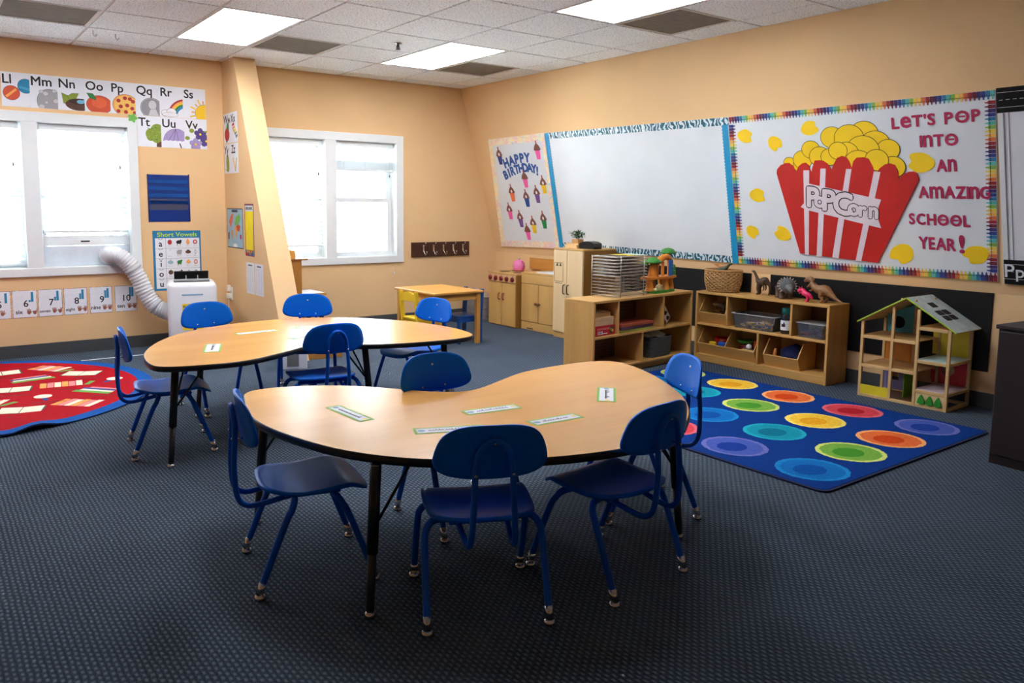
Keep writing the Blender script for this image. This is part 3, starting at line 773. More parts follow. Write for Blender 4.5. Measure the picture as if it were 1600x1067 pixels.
def bar(x0, y0, x1, y1, w):
    d = Vector((x1-x0, y1-y0)).normalized()*w/2; return [(x0-d.y, y0+d.x), (x0+d.y, y0-d.x), (x1+d.y, y1-d.x), (x1-d.y, y1+d.x)]
class Pic:
    """flat printed picture clipped to its card; each layer lies a hair above the last"""
    def __init__(s, x0, y0, x1, y1, z=.0012): s.mb = MB(); s.r = (x0, y0, x1, y1); s.z = z
    def __call__(s, poly, m, line=None, lw=.0022):
        if line:
            cx = sum(p[0] for p in poly)/len(poly); cy = sum(p[1] for p in poly)/len(poly)
            big = []
            for x, y in poly:
                d = math.hypot(x-cx, y-cy) or 1; big.append((x+(x-cx)/d*lw, y+(y-cy)/d*lw))
            s(big, line)
        q = clip(poly, *s.r)
        if q: s.mb.prism(q, s.z-.0001, s.z, m); s.z += .00006
P_ = lambda n, c: paint('print '+n, c)
cO, cBl, cGy, cGL, cBr, cGn, cDG, cRd, cYe, cOr, cPu, cLP, cWh = (P_('orange red', (206, 78, 40)), P_('sky blue', (28, 132, 176)), P_('grey', (158, 158, 162)), P_('light grey', (196, 196, 200)), P_('brown', (92, 58, 42)), P_('olive', (128, 150, 40)), P_('forest', (40, 126, 62)),
    P_('red', (176, 34, 38)), P_('yellow', (240, 196, 20)), P_('pale orange', (236, 160, 80)), P_('violet', (78, 60, 130)), P_('lilac', (160, 144, 196)), P_('white', (230, 230, 234)))
def pic_alpha(k, p, w, h):
    """pictures are drawn in a box 1 wide and 1.33 high"""
    E = lambda cx, cy, rx, ry, **q: [(x*w, y*w) for x, y in ell(cx, cy, rx, ry, **q)]
    B = lambda *a: [(x*w, y*w) for x, y in bar(*a)]
    G = lambda *a: [(x*w, y*w) for x, y in a]
    if k == 'L':
        p(B(.30, -.1, .45, -.62, .035), cWh, INK, .001); p(B(.05, -.2, .48, -.64, .035), cWh, INK, .001)
        p(E(.36, .16, .28, .28), cBl, INK); p(B(.12, .12, .55, .02, .09), P_('pale blue', (70, 160, 196)))
        p(E(-.15, -.14, .29, .28), cO, INK); p(B(-.34, -.30, .02, .02, .09), cOr)
    elif k == 'M':
        p(E(.20, -.38, .46, .5), cGy, INK)
        for x, y, r in ((-.10, .0, .08), (.06, -.07, .1), (.38, .05, .08), (.42, -.35, .1), (.08, -.42, .06), (-.1, -.6, .11)): p(E(x, y, r, r*.85), cGL, INK, .0012)
    elif k == 'N':
        p(G((-.36, .02), (-.30, -.38), (-.12, -.46), (-.02, -.1), (-.18, -.06)), cGn, INK); p(G((-.14, -.1), (.02, .02), (.28, .04), (.14, -.26), (-.06, -.3)), cGn, INK)
        p(E(.30, -.42, .52, .24), cBr, INK); p(E(.30, -.30, .40, .12), P_('dark brown', (58, 36, 28)))
        p(E(.34, -.30, .14, .08), P_('egg blue', (110, 180, 214))); p(E(.5, -.28, .1, .08), P_('egg blue', (110, 180, 214)))
        for q in range(5): p(B(-.1+.05*q, -.45-.03*q, .5, -.38-.06*q, .014), P_('dark brown', (58, 36, 28)))
    elif k == 'O':
        p(E(.06, -.36, .5, .38), cO, INK); p(E(.06, -.28, .3, .22), P_('orange light', (222, 96, 50))); p(G((-.42, .10), (-.18, .08), (-.06, -.1), (-.1, -.18), (-.3, -.1)), cDG, INK)
    elif k == 'P':
        p(E(.10, -.30, .52, .46), cOr, INK); p(E(.12, -.30, .47, .41), P_('cheese', (236, 190, 90)))
        for x, y in ((-.18, -.12), (.08, .0), (-.1, -.36), (.16, -.3), (.4, -.12), (.36, -.42), (-.2, -.56), (.1, -.58), (.46, -.6), (.28, -.02)): p(E(x, y, .085, .08, n=14), cRd)
    elif k == 'Q':
        p(E(.16, -.34, .46, .44), cGy, INK); p(E(.16, -.34, .40, .38), P_('mid grey', (140, 140, 146)), INK, .001)
        p(E(.2, -.2, .17, .2), cGL, INK, .0015); p(G((.02, -.66), (.10, -.4), (.34, -.36), (.46, -.66)), cGL, INK, .0015)
    elif k == 'R':
        for r, c in ((.78, cRd), (.70, cOr), (.63, cYe), (.56, cDG), (.48, cBl)): p([(x*w, y*w) for x, y in ell(.62, -.62, r, r, 24, 90, 180)]+G((.62, -.62)), c)
        p([(x*w, y*w) for x, y in ell(.62, -.62, .38, .38, 24, 90, 180)]+G((.62, -.62)), PAPER)
        for x, y, rx, ry in ((-.25, -.50, .19, .14), (.0, -.44, .2, .16), (-.06, -.56, .34, .09)): p(E(x, y, rx, ry), cWh, INK)
    elif k == 'S':
        for q in range(9):
            a = math.radians(75+q*20); p(B(.44+.44*math.cos(a), -.42+.44*math.sin(a), .44+(.66 if q % 2 == 0 else .56)*math.cos(a), -.42+(.66 if q % 2 == 0 else .56)*math.sin(a), .06), cYe if q % 2 == 0 else cOr, INK, .001)
        p(E(.44, -.42, .40, .40), cYe, INK)
    elif k == 'T':
        p(G((.28, -.70), (.32, -.3), (.55, -.3), (.55, -.70)), cBr)
        for x, y, r in ((.1, -.1, .26), (.34, .08, .28), (.4, -.14, .3), (.06, -.24, .18), (.3, -.3, .2)): p(E(x, y, r, r*.95), cGn)
        rr = random.Random(3)
        for q in range(40): p(E(rr.uniform(-.08, .5), rr.uniform(-.36, .26), .022, .022, n=6), P_('leaf light', (160, 180, 70)) if q % 2 else cDG)
    elif k == 'U':
        p(B(.22, -.25, .36, -.7, .05), cBr, INK, .001)
        p([(x*w, y*w) for x, y in ell(.14, -.42, .56, .60, 24, 5, 175)], cLP, INK)
        for x in (-.3, -.12, .08, .28, .5): p(E(x, -.40, .11, .06, n=14), PAPER)
        for x in (-.2, .02, .24): p(B(.12, .16, x, -.36, .012), INK)
    elif k == 'V':
        for cx, cy, c, s in ((.2, .0, cPu, 1), (.46, -.3, cPu, 1), (-.02, -.46, cLP, 1)):
            for q in range(5):
                a = q*1.2566+.3; p(E(cx+.15*math.cos(a), cy+.15*math.sin(a), .13, .11, rot=a, n=14), c, INK, .001)
            p(E(cx, cy, .05, .05, n=10), cYe)
        p(E(-.38, -.2, .1, .08), cGn, INK, .001); p(E(-.18, .14, .1, .09), cGn, INK, .001); p(G((.3, .1), (.55, .08), (.55, .2)), cGn)
    elif k == 'W':
        p(E(.05, -.2, .2, .5, rot=-.3), cDG); p(E(.0, -.3, .34, .3), cRd, INK)
    elif k == 'X':
        for q, c in enumerate((cRd, cOr, cYe, cGn, cBl)): p(B(-.25+.12*q, .1-.14*q, .05+.12*q, .16-.14*q, .12), c)
        p(B(-.2, .0, .4, -.55, .04), cBr)
    elif k == 'Y': p(E(.0, -.22, .2, .42, rot=.1), cGn, INK); p(B(-.3, -.5, .0, -.62, .05), cGn)
    elif k == 'Z': p(B(-.2, .0, .1, -.6, .1), cYe, INK); p(B(.3, .0, .05, -.6, .1), P_('pale brown', (190, 160, 110)), INK)
names = dict(L='an orange and a blue lollipop', M='a grey cratered moon', N='a brown bird nest with blue eggs', O='an orange with a green leaf', P='a pepperoni pizza', Q='a grey quarter coin', R='a rainbow rising from a cloud', S='a yellow sun',
             T='a green tree', U='a lilac umbrella', V='purple violets', W='a red watermelon', X='a rainbow xylophone', Y='a green yam', Z='a zipper')
def alpha_card(k, M, w, h):
    t = thing('alphabet_card', 'white alphabet card with the letters %s%s and %s' % (k, k.lower(), names[k]), 'alphabet card', M, 'alphabet cards on the wall')
    MB().box((-w/2, -h/2, 0), (w/2, h/2, .0010), PAPER).build('card', t)
    MB().text(k+k.lower(), -w/2+.010, h/2-.088, .074, INK, .0014, .018, 'L').build('lettering', t)
    p = Pic(-w/2+.001, -h/2+.001, w/2-.001, h/2-.001); pic_alpha(k, p, w, h); p.mb.build('picture', t)
for i, k in enumerate('LMNOPQRS'): alpha_card(k, onback(.734+i*.2013, 2.190), .2005, .270)
for i, k in enumerate('TUV'): alpha_card(k, onback(1.746+i*.2013, 1.9185), .2005, .268)
for i, k in enumerate('WX'): alpha_card(k, onfin(7.335-i*.192, 1.975), .190, .268)
for i, k in enumerate('YZ'): alpha_card(k, onfin(7.335-i*.192, 1.700), .190, .268)

# number cards
NUM = {5: 'five', 6: 'six', 7: 'seven', 8: 'eight', 9: 'nine', 10: 'ten'}
SKIN = P_('hand brown', (150, 92, 68))
def hand(p, cx, cy, s, n, flip=1):
    pl = ell(cx, cy-.1*s, .30*s, .36*s, 16); p(pl, SKIN)
    for q in range(4):
        x = cx+flip*(-.24+.16*q)*s; up_ = q < n; p(bar(x, cy, x+flip*(-.06+.04*q)*s, cy+(.62-.06*abs(q-1.5) if up_ else .26)*s, .125*s), SKIN)
    p(bar(cx+flip*.22*s, cy-.2*s, cx+flip*(.55 if n >= 5 else .3)*s, cy+.12*s, .13*s), SKIN)
def number_card(n, xl):
    w, h = .181, .229; t = thing('number_card', 'white number card reading %d and %s with printed hands' % (n, NUM[n]), 'number card', onback(xl+w/2, .446), 'number cards under the left window')
    m = MB().box((-w/2, -h/2, 0), (w/2, h/2, .001), PAPER); m.build('card', t)
    b = MB(); rr = random.Random(n)
    for e in range(4):
        L = w if e < 2 else h; k = int(L/.012)
        for q in range(k):
            a = -L/2+L*q/k; c = (INK, cRd, cYe, cBl, cBr, cO)[rr.randrange(6)]; z = L/k
            if e == 0: b.box((a, h/2-.004, .001), (a+z*.8, h/2, .0013), c)
            if e == 1: b.box((a, -h/2, .001), (a+z*.8, -h/2+.004, .0013), c)
            if e == 2: b.box((-w/2, a, .001), (-w/2+.004, a+z*.8, .0013), c)
            if e == 3: b.box((w/2-.004, a, .001), (w/2, a+z*.8, .0013), c)
    b.build('border', t)
    MB().text(str(n), .008, -.022, .056, INK, .0014, .014).build('numeral', t); MB().text(NUM[n], -.043, -.080, .034 if n not in (7, 8) else .026, INK, .0014, .018).build('word', t)
    g = Pic(-w/2, -h/2, w/2, h/2)
    for q in range(2):
        c = n-5 if q == 0 else 5
        if q == 0:
            for u in range(c): g([(.028, .016+u*.0165), (.044, .016+u*.0165), (.044, .032+u*.0165), (.028, .032+u*.0165)], cBl)
        else: g([(.046, .016), (.064, .016), (.064, .0985), (.046, .0985)], cBl)
    for q in range(min(n, 10)): g(bar(-.078+.014*(q % 5), .04+.04*(q//5), -.072+.014*(q % 5), .07+.04*(q//5), .0014), cGL)
    hand(g, .027, -.068, .044, 5); 
    if n > 5: hand(g, .070, -.070, .044, n-5, -1)
    g.mb.build('picture', t)
for n, xl in ((5, .433), (6, .6225), (7, .811), (8, 1.003), (9, 1.2015), (10, 1.404)): number_card(n, xl)

# blue pocket chart
PBL = mat('lighter navy vinyl', (22, 76, 150), .22, vary=.1, scale=6, stretch=(1, 6, 1)); PB = mat('navy vinyl', (12, 48, 124), .3, vary=.06, scale=6, stretch=(1, 6, 1)); PBD = mat('dark navy cloth', (10, 30, 86), .6)
t = thing('pocket_chart', 'hanging blue vinyl pocket chart above the short vowels poster', 'pocket chart', onback(1.893, 1.332))
MB().box((-.182, -.21, 0), (.182, .21, .004), PB).build('backing', t)
m = MB()
for k in range(4): m.box((-.172, .135-k*.062, .004), (.172, .165-k*.062, .0055), PBL).box((-.172, .133-k*.062, .004), (.172, .135-k*.062, .0065), PBD)
m.build('strips', t)
MB().box((-.165, -.105, .004), (.165, -.005, .0055), clear('vinyl pocket', (225, 235, 250), .12, .08)).build('clear_pocket', t)
MB().box((-.182, -.212, .0), (-.172, .212, .008), PBD).box((.172, -.205, .0), (.182, .218, .008), PBD).build('edging', t)

# short vowels poster
TEAL = P_('poster blue', (24, 120, 168)); LIME = P_('lime', (196, 226, 40))
t = thing('vowel_poster', 'blue bordered Short Vowels poster partly behind the air conditioner', 'poster', onback(1.950, .768))
w, h = .424, .545
MB().box((-w/2, -h/2, 0), (w/2, h/2, .001), TEAL).build('sheet', t)
m = MB().box((-w/2+.02, -h/2+.02, .001), (w/2-.014, h/2-.068, .0013), PAPER)
for k in range(1, 5): m.box((-w/2+.02, h/2-.070-k*.0915, .0013), (w/2-.014, h/2-.0685-k*.0915, .0016), INK)
m.box((-w/2+.110, -h/2+.02, .0013), (-w/2+.112, h/2-.068, .0016), INK); m.build('chart', t)
m = MB().textfit('Short Vowels', -.172, .178, h/2-.054, .040, LIME, .0016, .012)
for k, c in enumerate('aeiou'):
    y = h/2-.142-k*.0915; m.text(c if c != 'i' else '\u0131', -w/2+.066, y, .054, INK, .0017, .02)
    if c == 'i': m.disc(-w/2+.066, y+.050, .006, .006, .0015, .0017, INK, 12)
    m.add([(-w/2+.066+r*math.cos(a), y+.072+r*.7*math.sin(a), .0017) for r in (.014, .018) for a in [math.pi*(1+j/8) for j in range(9)]], [(j, j+1, 10+j, 9+j) for j in range(8)], INK)
m.build('lettering', t)
p = Pic(-w/2+.112, -h/2+.02, w/2-.014, h/2-.068, .0016)
cols = [-.065, .015, .095, .160]
for r, row in enumerate((((cRd, 1, 1.1), (INK, 1.3, .8), (cOr, .8, 1.2), (cRd, 1, 1)), ((cWh, .7, .9), (cGy, 1.2, 1), (cBr, 1.3, .7), (cGy, .4, 1.1)), ((P_('ice', (150, 190, 204)), 1.3, .8), (cDG, 1.1, .8), (cOr, 1.1, .7), (P_('pig', (206, 110, 100)), .9, 1)), ((cBr, 1.1, 1), (cBr, 1, .5), (cGy, 1, .5), (INK, .7, .7)), ((cPu, 1, .9), (cYe, 1, .9), (cBl, 1, .8), (cRd, 1, 1)))):
    for c, (m_, sx, sy) in enumerate(row):
        x, y = cols[c], h/2-.105-r*.0915
        p(ell(x, y, .019*sx, .021*sy, 16), m_)
        if c == 1: p(ell(x+.016, y+.012, .010, .010, 10), m_); [p(bar(x+q, y-.01, x+q, y-.026, .006), m_) for q in (-.014, .012)]
        if c == 2: p(ell(x, y+.016*sy, .010*sx, .010, 10), m_)
        if c == 0: p(bar(x, y+.016, x+.006, y+.026, .004), cGn)
        if c == 3: p(ell(x, y, .010*sx, .012*sy, 12), cWh)
        p(bar(x-.018, y-.037, x+.02, y-.036, .003), cGL); p(bar(x-.014, y-.034, x-.008, y-.030, .002), INK)
p.mb.build('pictures', t)

# little green flower on the window corner
tag(MB(onback(1.607, 2.024, .0225)).prism([(.034*(1+.22*math.cos(5*a))*math.cos(a), .034*(1+.22*math.cos(5*a))*math.sin(a)) for a in [2*math.pi*k/50 for k in range(50)]], 0, .002, paint('bright green card', (104, 182, 74))).build('flower_cutout'), 'small green paper flower stuck on the corner of the left window frame', 'paper cutout')

# posters on the fin
t = thing('world_map', 'small world map poster with coloured continents on the slanted partition', 'map', onfin(7.185, 1.064))
MB().box((-.215, -.182, 0), (.215, .182, .001), P_('frame navy', (36, 46, 78))).box((-.207, -.174, .001), (.207, .174, .0013), P_('sea', (150, 186, 206))).build('sheet', t)
MB().box((-.08, .146, .0013), (.08, .168, .0016), P_('frame navy', (36, 46, 78))).build('title', t)
p = Pic(-.205, -.172, .205, .172, .0017)
p([(-.16, .06), (-.10, .12), (-.03, .14), (-.06, .06), (-.09, .03), (-.11, .0), (-.14, .03)], P_('coral', (214, 110, 84))); p([(-.10, -.02), (-.06, -.02), (-.05, -.06), (-.08, -.12), (-.10, -.06)], P_('ochre', (206, 150, 80)))
p([(.0, .03), (.02, .10), (.12, .13), (.16, .10), (.12, .05), (.05, .03)], P_('map green', (110, 180, 80))); p([(.03, .02), (.10, .04), (.15, .02), (.12, -.03), (.06, -.02)], cO); p([(-.01, .02), (.05, .01), (.06, -.04), (.03, -.10), (.0, -.03)], cOr)
p([(.13, -.06), (.17, -.05), (.18, -.09), (.14, -.10)], P_('magenta', (176, 50, 110))); p([(-.19, -.05), (-.15, -.03), (-.16, -.11), (-.19, -.10)], cBr); p(ell(0, -.16, .06, .02, 14), cWh)
p.mb.build('continents', t)
t = thing('yellow_chart', 'tall yellow chart with a red and purple border on the slanted partition', 'poster', onfin(6.805, 1.058))
MB().box((-.112, -.230, 0), (.112, .230, .001), P_('plum border', (122, 44, 84))).build('sheet', t)
MB().box((-.098, -.175, .001), (.098, .165, .0014), P_('signal yellow', (244, 222, 20))).build('panel', t)
m = MB().box((-.098, .165, .001), (.098, .215, .0014), PAPER)
for k in range(6): m.box((-.08+k*.028, .178, .0014), (-.062+k*.028, .202, .0017), INK)
m.build('title', t)
m = MB(); rr = random.Random(2)
for k in range(16): m.box((-.098+(k % 8)*.0245, -.222+.022*(k//8), .001), (-.0735+(k % 8)*.0245, -.200+.022*(k//8), .0013), (cRd, cGn, cBl, cWh, cOr, cPu)[rr.randrange(6)])
m.build('picture_strip', t)
for y, lb in ((6.808, 'left one of two white printed lists on the slanted partition'), (6.588, 'right one of two white printed lists on the slanted partition')):
    t = thing('printed_list', lb, 'paper', onfin(y, .633), 'printed lists')
    MB().box((-.100, -.138, 0), (.100, .138, .0008), PAPER).build('sheet', t)
    m = MB().box((-.05, .108, .0008), (.05, .120, .001), GREYM)
    for r in range(15):
        for c in range(3): m.box((-.085+c*.06, .085-r*.0145, .0008), (-.045+c*.06, .089-r*.0145, .001), cGL)
    m.build('print', t)

# ================================================================== BULLETIN BOARDS ON THE SLOPING WALL
# board coordinates: (distance along the room, distance up the slope)
def board(name, label, cat_, yc, sc, group=None):
    return thing(name, label, cat_, onslope(yc, sc), group), Matrix.Translation((yc, -sc, 0))
def yz(L): return [(-p[0], p[1]) for p in L]
BPAPER = mat('white bulletin board paper', (218, 226, 232), .75, vary=.03, scale=3, bump=.25, bscale=5, spec=.2)
def pattern_mat():
    m = bpy.data.materials.new('teal zebra border'); m.use_nodes = True; nt = m.node_tree; b = nt.nodes['Principled BSDF']
    tc = nt.nodes.new('ShaderNodeTexCoord'); wv = nt.nodes.new('ShaderNodeTexWave'); wv.inputs['Scale'].default_value = 8; wv.inputs['Distortion'].default_value = 9; wv.inputs['Detail'].default_value = 1.5; wv.inputs['Detail Scale'].default_value = 2.2
    nt.links.new(tc.outputs['Object'], wv.inputs['Vector'])
    rp = nt.nodes.new('ShaderNodeValToRGB'); rp.color_ramp.interpolation = 'CONSTANT'; e = rp.color_ramp.elements
    e[0].color = lin((16, 84, 104)); e[1].position = .42; e[1].color = lin((96, 168, 190)); k = e.new(.66); k.color = lin((216, 228, 234))
    nt.links.new(wv.outputs['Fac'], rp.inputs['Fac']); nt.links.new(rp.outputs['Color'], b.inputs['Base Color']); b.inputs['Roughness'].default_value = .5
    return m
ZEB = pattern_mat(); CYAN = paint('cyan border paper', (10, 150, 200), .45)
def marble_mat():
    m = bpy.data.materials.new('pastel swirl border'); m.use_nodes = True; nt = m.node_tree; b = nt.nodes['Principled BSDF']
    tc = nt.nodes.new('ShaderNodeTexCoord'); nz = nt.nodes.new('ShaderNodeTexNoise'); nz.inputs['Scale'].default_value = 11; nz.inputs['Detail'].default_value = 2; nz.inputs['Distortion'].default_value = 1.6
    nt.links.new(tc.outputs['Object'], nz.inputs['Vector']); rp = nt.nodes.new('ShaderNodeValToRGB'); e = rp.color_ramp.elements
    e[0].position = .28; e[0].color = lin((186, 214, 232)); e[1].position = .75; e[1].color = lin((226, 210, 236))
    for ps, c in ((.42, (240, 236, 216)), (.5, (244, 226, 176)), (.58, (240, 210, 206))): k = e.new(ps); k.color = lin(c)
    nt.links.new(nz.outputs['Fac'], rp.inputs['Fac']); nt.links.new(rp.outputs['Color'], b.inputs['Base Color']); b.inputs['Roughness'].default_value = .6
    return m
PASTEL = marble_mat()
def lerp(a, b, t): return (a[0]+(b[0]-a[0])*t, a[1]+(b[1]-a[1])*t)

# birthday board -------------------------------------------------------------
t, TM = board('birthday_board', 'white Happy Birthday board with twelve paper cupcakes, next to the corner', 'bulletin board', 6.70, .70, 'bulletin boards')
A, B, C, D = (7.125, 1.318), (6.170, 1.322), (6.274, .100), (7.300, .075)
MB(TM).prism(yz([A, B, C, D]), 0, .012, BPAPER).build('backing_paper', t)
bw = .075; Ai, Bi, Ci, Di = (7.062, 1.245), (6.232, 1.248), (6.325, .170), (7.215, .150)
m = MB(TM)
for q in ((A, B, Bi, Ai), (B, C, Ci, Bi), (C, D, Di, Ci), (D, A, Ai, Di)): m.prism(yz(q), .012, .014, PASTEL)
m.build('border', t)
RB_ = paint('royal blue letters', (30, 84, 158), .5)
for word, L, hs in (('HAPPY', [(6.878, 1.030, .30), (6.780, 1.052, .16), (6.690, 1.064, .03), (6.605, 1.070, -.06), (6.520, 1.072, -.14)], .098),
                    ('BIRTHDAY!', [(6.925, .900, .36), (6.862, .918, .26), (6.795, .938, .18), (6.724, .952, .08), (6.650, .962, 0), (6.580, .966, -.05), (6.508, .962, -.12), (6.445, .950, -.2), (6.400, .925, -.3)], .092)):
    m = MB(TM)
    for ch, (y, s, r) in zip(word, L): m.text(ch, -y, s-hs/2+.02, hs, RB_, .0135, .055, 'C', r*.8)
    m.build('lettering', t)
FROST = paint('brown frosting paper', (126, 78, 66)); 
CC = {'n': (40, 58, 128), 'p': (240, 96, 176), 'y': (244, 206, 40), 'o': (240, 122, 66), 'b': (28, 84, 160), 'v': (112, 74, 150), 'g': (28, 136, 74)}
for (y, s), c in zip([(6.981, 1.131), (6.325, 1.16), (6.619, .865), (6.334, .796), (6.894, .713), (6.658, .652), (6.47, .695), (7.003, .505), (6.838, .418), (6.631, .356), (6.754, .272), (6.443, .413)], 'nppyobvpvypg'):
    m = MB(TM); col = paint('cupcake '+c, CC[c], .6)
    a = lambda L: [(-(y-x*1.2), s+z*1.15) for x, z in L]
    m.prism(a([(-.034, .004), (.034, .004), (.022, -.085), (-.022, -.085)]), .0125, .0145, col)
    m.prism(a([(-.046, .0), (-.030, .036), (.0, .066), (.03, .036), (.046, .0), (.02, -.006), (-.02, -.006)]), .0130, .0155, FROST)
    m.prism(a([(-.006, .060), (.006, .060), (.004, .088), (-.008, .084)]), .0128, .0150, cRd)
    if c not in 'p' or y > 7: m.disc(-y, s+.016, .014, .017, .0155, .0160, PAPER, 12)
    m.build('paper_cupcake', t)

# blank board ----------------------------------------------------------------
t, TM = board('blank_bulletin_board', 'large empty white bulletin board with teal and cyan borders', 'bulletin board', 5.10, .70, 'bulletin boards')
A, B, C, D = (6.163, 1.322), (3.962, 1.292), (4.040, .079), (6.266, .112)
MB(TM).prism(yz([A, B, C, D]), 0, .010, BPAPER).build('backing_paper', t)
def strip(mb, p0, p1, w, m, z0, z1, scallop=0, n=60):
    """border strip from p0 to p1, width vector w; scalloped inner edge"""
    a = [p0, p1]; o = []
    for i in range(n+1):
        q = lerp(p1, p0, i/n); k = 1+scallop*abs(math.sin(math.pi*i/n*n/2)); o.append((q[0]+w[0]*k, q[1]+w[1]*k))
    mb.prism(yz(a+o), z0, z1, m)
m = MB(TM); strip(m, (6.163, 1.322), (3.962, 1.292), (0, -.062), ZEB, .010, .0125); strip(m, (4.040, .079), (6.266, .112), (0, .060), ZEB, .010, .0125); m.build('patterned_border', t)
m = MB(TM); strip(m, (6.163, 1.322), (6.266, .112), (-.062, 0), CYAN, .0125, .0145, -.12, 90); m.build('cyan_border', t)
m = MB(TM); strip(m, (4.040, .079), (3.970, 1.235), (.052, 0), CYAN, .0125, .0145, .16, 90); m.build('cyan_border', t)

# popcorn board --------------------------------------------------------------
t, TM = board('popcorn_board', 'white popcorn board reading Let\'s pop into an amazing school year, with crayon border', 'bulletin board', 3.05, .69, 'bulletin boards')
A, B, C, D = (3.958, 1.290), (2.076, 1.288), (2.106, .086), (4.038, .080)
MB(TM).prism(yz([A, B, C, D]), 0, .010, BPAPER).build('backing_paper', t)
CRC = [paint('crayon %d' % i, c, .5) for i, c in enumerate([(150, 30, 44), (110, 26, 52), (62, 44, 110), (40, 62, 140), (36, 124, 168), (90, 190, 180), (130, 180, 80), (236, 206, 80), (240, 190, 90), (214, 110, 60)])]
def crayons(mb, p0, p1, inward, n, L):
    d = Vector((p1[0]-p0[0], p1[1]-p0[1])); st = d.length/n; d.normalize(); w = Vector(inward)
    for i in range(n):
        o = Vector(p0)+d*st*(i+.5); a = d*st*.44; c = CRC[i % len(CRC)]
        pl = [o-a, o+a, o+a+w*L*.68, o+a*.45+w*L*.72, o+a*.3+w*L, o-a*.3+w*L, o-a*.45+w*L*.72, o-a+w*L*.68]
        mb.prism(yz([tuple(v) for v in pl]), .010, .0122, c)
        mb.prism(yz([tuple(o-a+w*L*.5), tuple(o+a+w*L*.5), tuple(o+a+w*L*.56), tuple(o-a+w*L*.56)]), .0122, .0126, INK)
m = MB(TM); crayons(m, (3.955, 1.290), (2.08, 1.288), (0, -1), 76, .052); crayons(m, (2.106, .086), (4.035, .082), (0, 1), 78, .058)
crayons(m, (2.078, 1.23), (2.106, .145), (1, 0), 44, .058); crayons(m, (4.034, .145), (3.962, 1.23), (-1, 0), 44, .058); m.build('crayon_border', t)
YEL = paint('yellow construction paper', (246, 208, 12), .6, scale=5, vary=.06); RED = paint('red construction paper', (196, 30, 22), .6, scale=5, vary=.10); PINKW = paint('pinkish white paper', (226, 216, 224), .6)
m = MB(TM); z = .0105
for (y, s, r) in [(3.472, .907, .041), (3.374, .888, .059), (3.362, .926, .066), (3.289, .998, .062), (3.224, .942, .071), (2.889, 1.081, .088), (3.12, 1.076, .073), (2.996, 1.06, .094), (2.817, 1.007, .091), (2.731, .967, .068), (2.706, .848, .071), (2.905, .969, .103), (2.75, .807, .066), (3.146, .938, .059), (3.02, .96, .075), (3.081, .979, .06), (2.941, .885, .088), (2.812, .901, .071)]:
    yy = max(.6, 1); m.disc(-y, s, r*1.12+.004, r+.004, z, z+.0003, INK, 28); m.disc(-y, s, r*1.12, r, z, z+.0005, YEL, 28); z += .0004
m.prism(yz([(3.40, .80), (2.72, .78), (2.76, .70), (3.36, .70)]), .0105, z+.0004, YEL)
m.build('popcorn_heap', t)
tub = [(3.584, .833), (3.575, .865), (3.542, .895), (3.505, .907), (3.472, .907), (3.445, .885), (3.422, .836), (3.395, .88), (3.365, .900), (3.34, .905), (3.318, .885), (3.300, .824), (3.285, .87), (3.262, .917), (3.225, .918), (3.195, .912), (3.165, .89), (3.143, .842), (3.118, .89), (3.09, .930), (3.055, .942), (3.022, .932), (3.003, .90), (2.991, .851), (2.975, .90), (2.950, .924), (2.90, .926), (2.865, .914), (2.842, .86), (2.827, .803), (2.795, .845), (2.755, .871), (2.72, .873), (2.69, .861), (2.677, .82), (2.671, .763), (2.645, .795), (2.608, .812), (2.575, .814), (2.552, .800), (2.542, .76), (2.862, .164), (3.46, .202)]
MB(TM).prism(yz(tub), .0105, .0195, RED).build('popcorn_tub', t)
for q in ([(3.359, .849), (3.313, .848), (3.388, .193), (3.419, .194)], [(3.223, .858), (3.182, .856), (3.281, .186), (3.324, .188)], [(3.031, .848), (2.992, .846), (3.151, .179), (3.2, .182)], [(2.835, .824), (2.791, .818), (2.981, .167), (3.022, .170)]):
    MB(TM).prism(yz(q), .0195, .0205, PINKW).build('paper_stripe', t)
m = MB(TM).prism(yz([(3.324, .748), (2.800, .625), (2.822, .575), (2.833, .530), (2.830, .475), (2.815, .421), (3.352, .545), (3.412, .570), (3.372, .610), (3.358, .680), (3.352, .748)]), .0205, .0215, PINKW)
bn = m.build('banner', t)
m = MB(TM)
for ch, y, s, h in (('P', 3.310, .575, .150), ('o', 3.258, .572, .120), ('P', 3.188, .548, .155), ('C', 3.085, .520, .160), ('o', 3.005, .514, .120), ('r', 2.940, .505, .110), ('n', 2.865, .495, .115)):
    m.text(ch, -y, s, h, INK, .0220, .078, 'C', -.1, .95); m.text(ch, -y, s, h, PINKW, .0224, .040, 'C', -.1, .95)
m.build('lettering', bn)
def kernel(y, s, r, rot):
    o = []
    for i in range(36):
        a = 2*math.pi*i/36; k = 1+.30*math.exp(-((a-1.0)/.35)**2)+.22*math.exp(-((a-2.0)/.3)**2)-.12*math.exp(-((a-1.5)/.2)**2)+.06*math.sin(3*a)
        o.append((-y+r*1.15*k*math.cos(a+rot), s+r*k*math.sin(a+rot)))
    MB(TM).prism(o, .0105, .0125, YEL).build('paper_kernel', t)
for y, s, r, ro in ((3.832, 1.135, .052, -1.8), (3.577, 1.065, .050, -2.6), (3.288, 1.151, .052, -1.2), (2.52, .868, .066, 1.4), (3.786, .662, .054, -1.6), (3.869, .364, .048, -2.4), (3.592, .348, .056, 1.0), (2.686, .244, .066, 2.6), (2.217, .261, .060, 2.2)): kernel(y, s, r, ro)
MAG = paint('magenta letters', (176, 36, 84), .5)
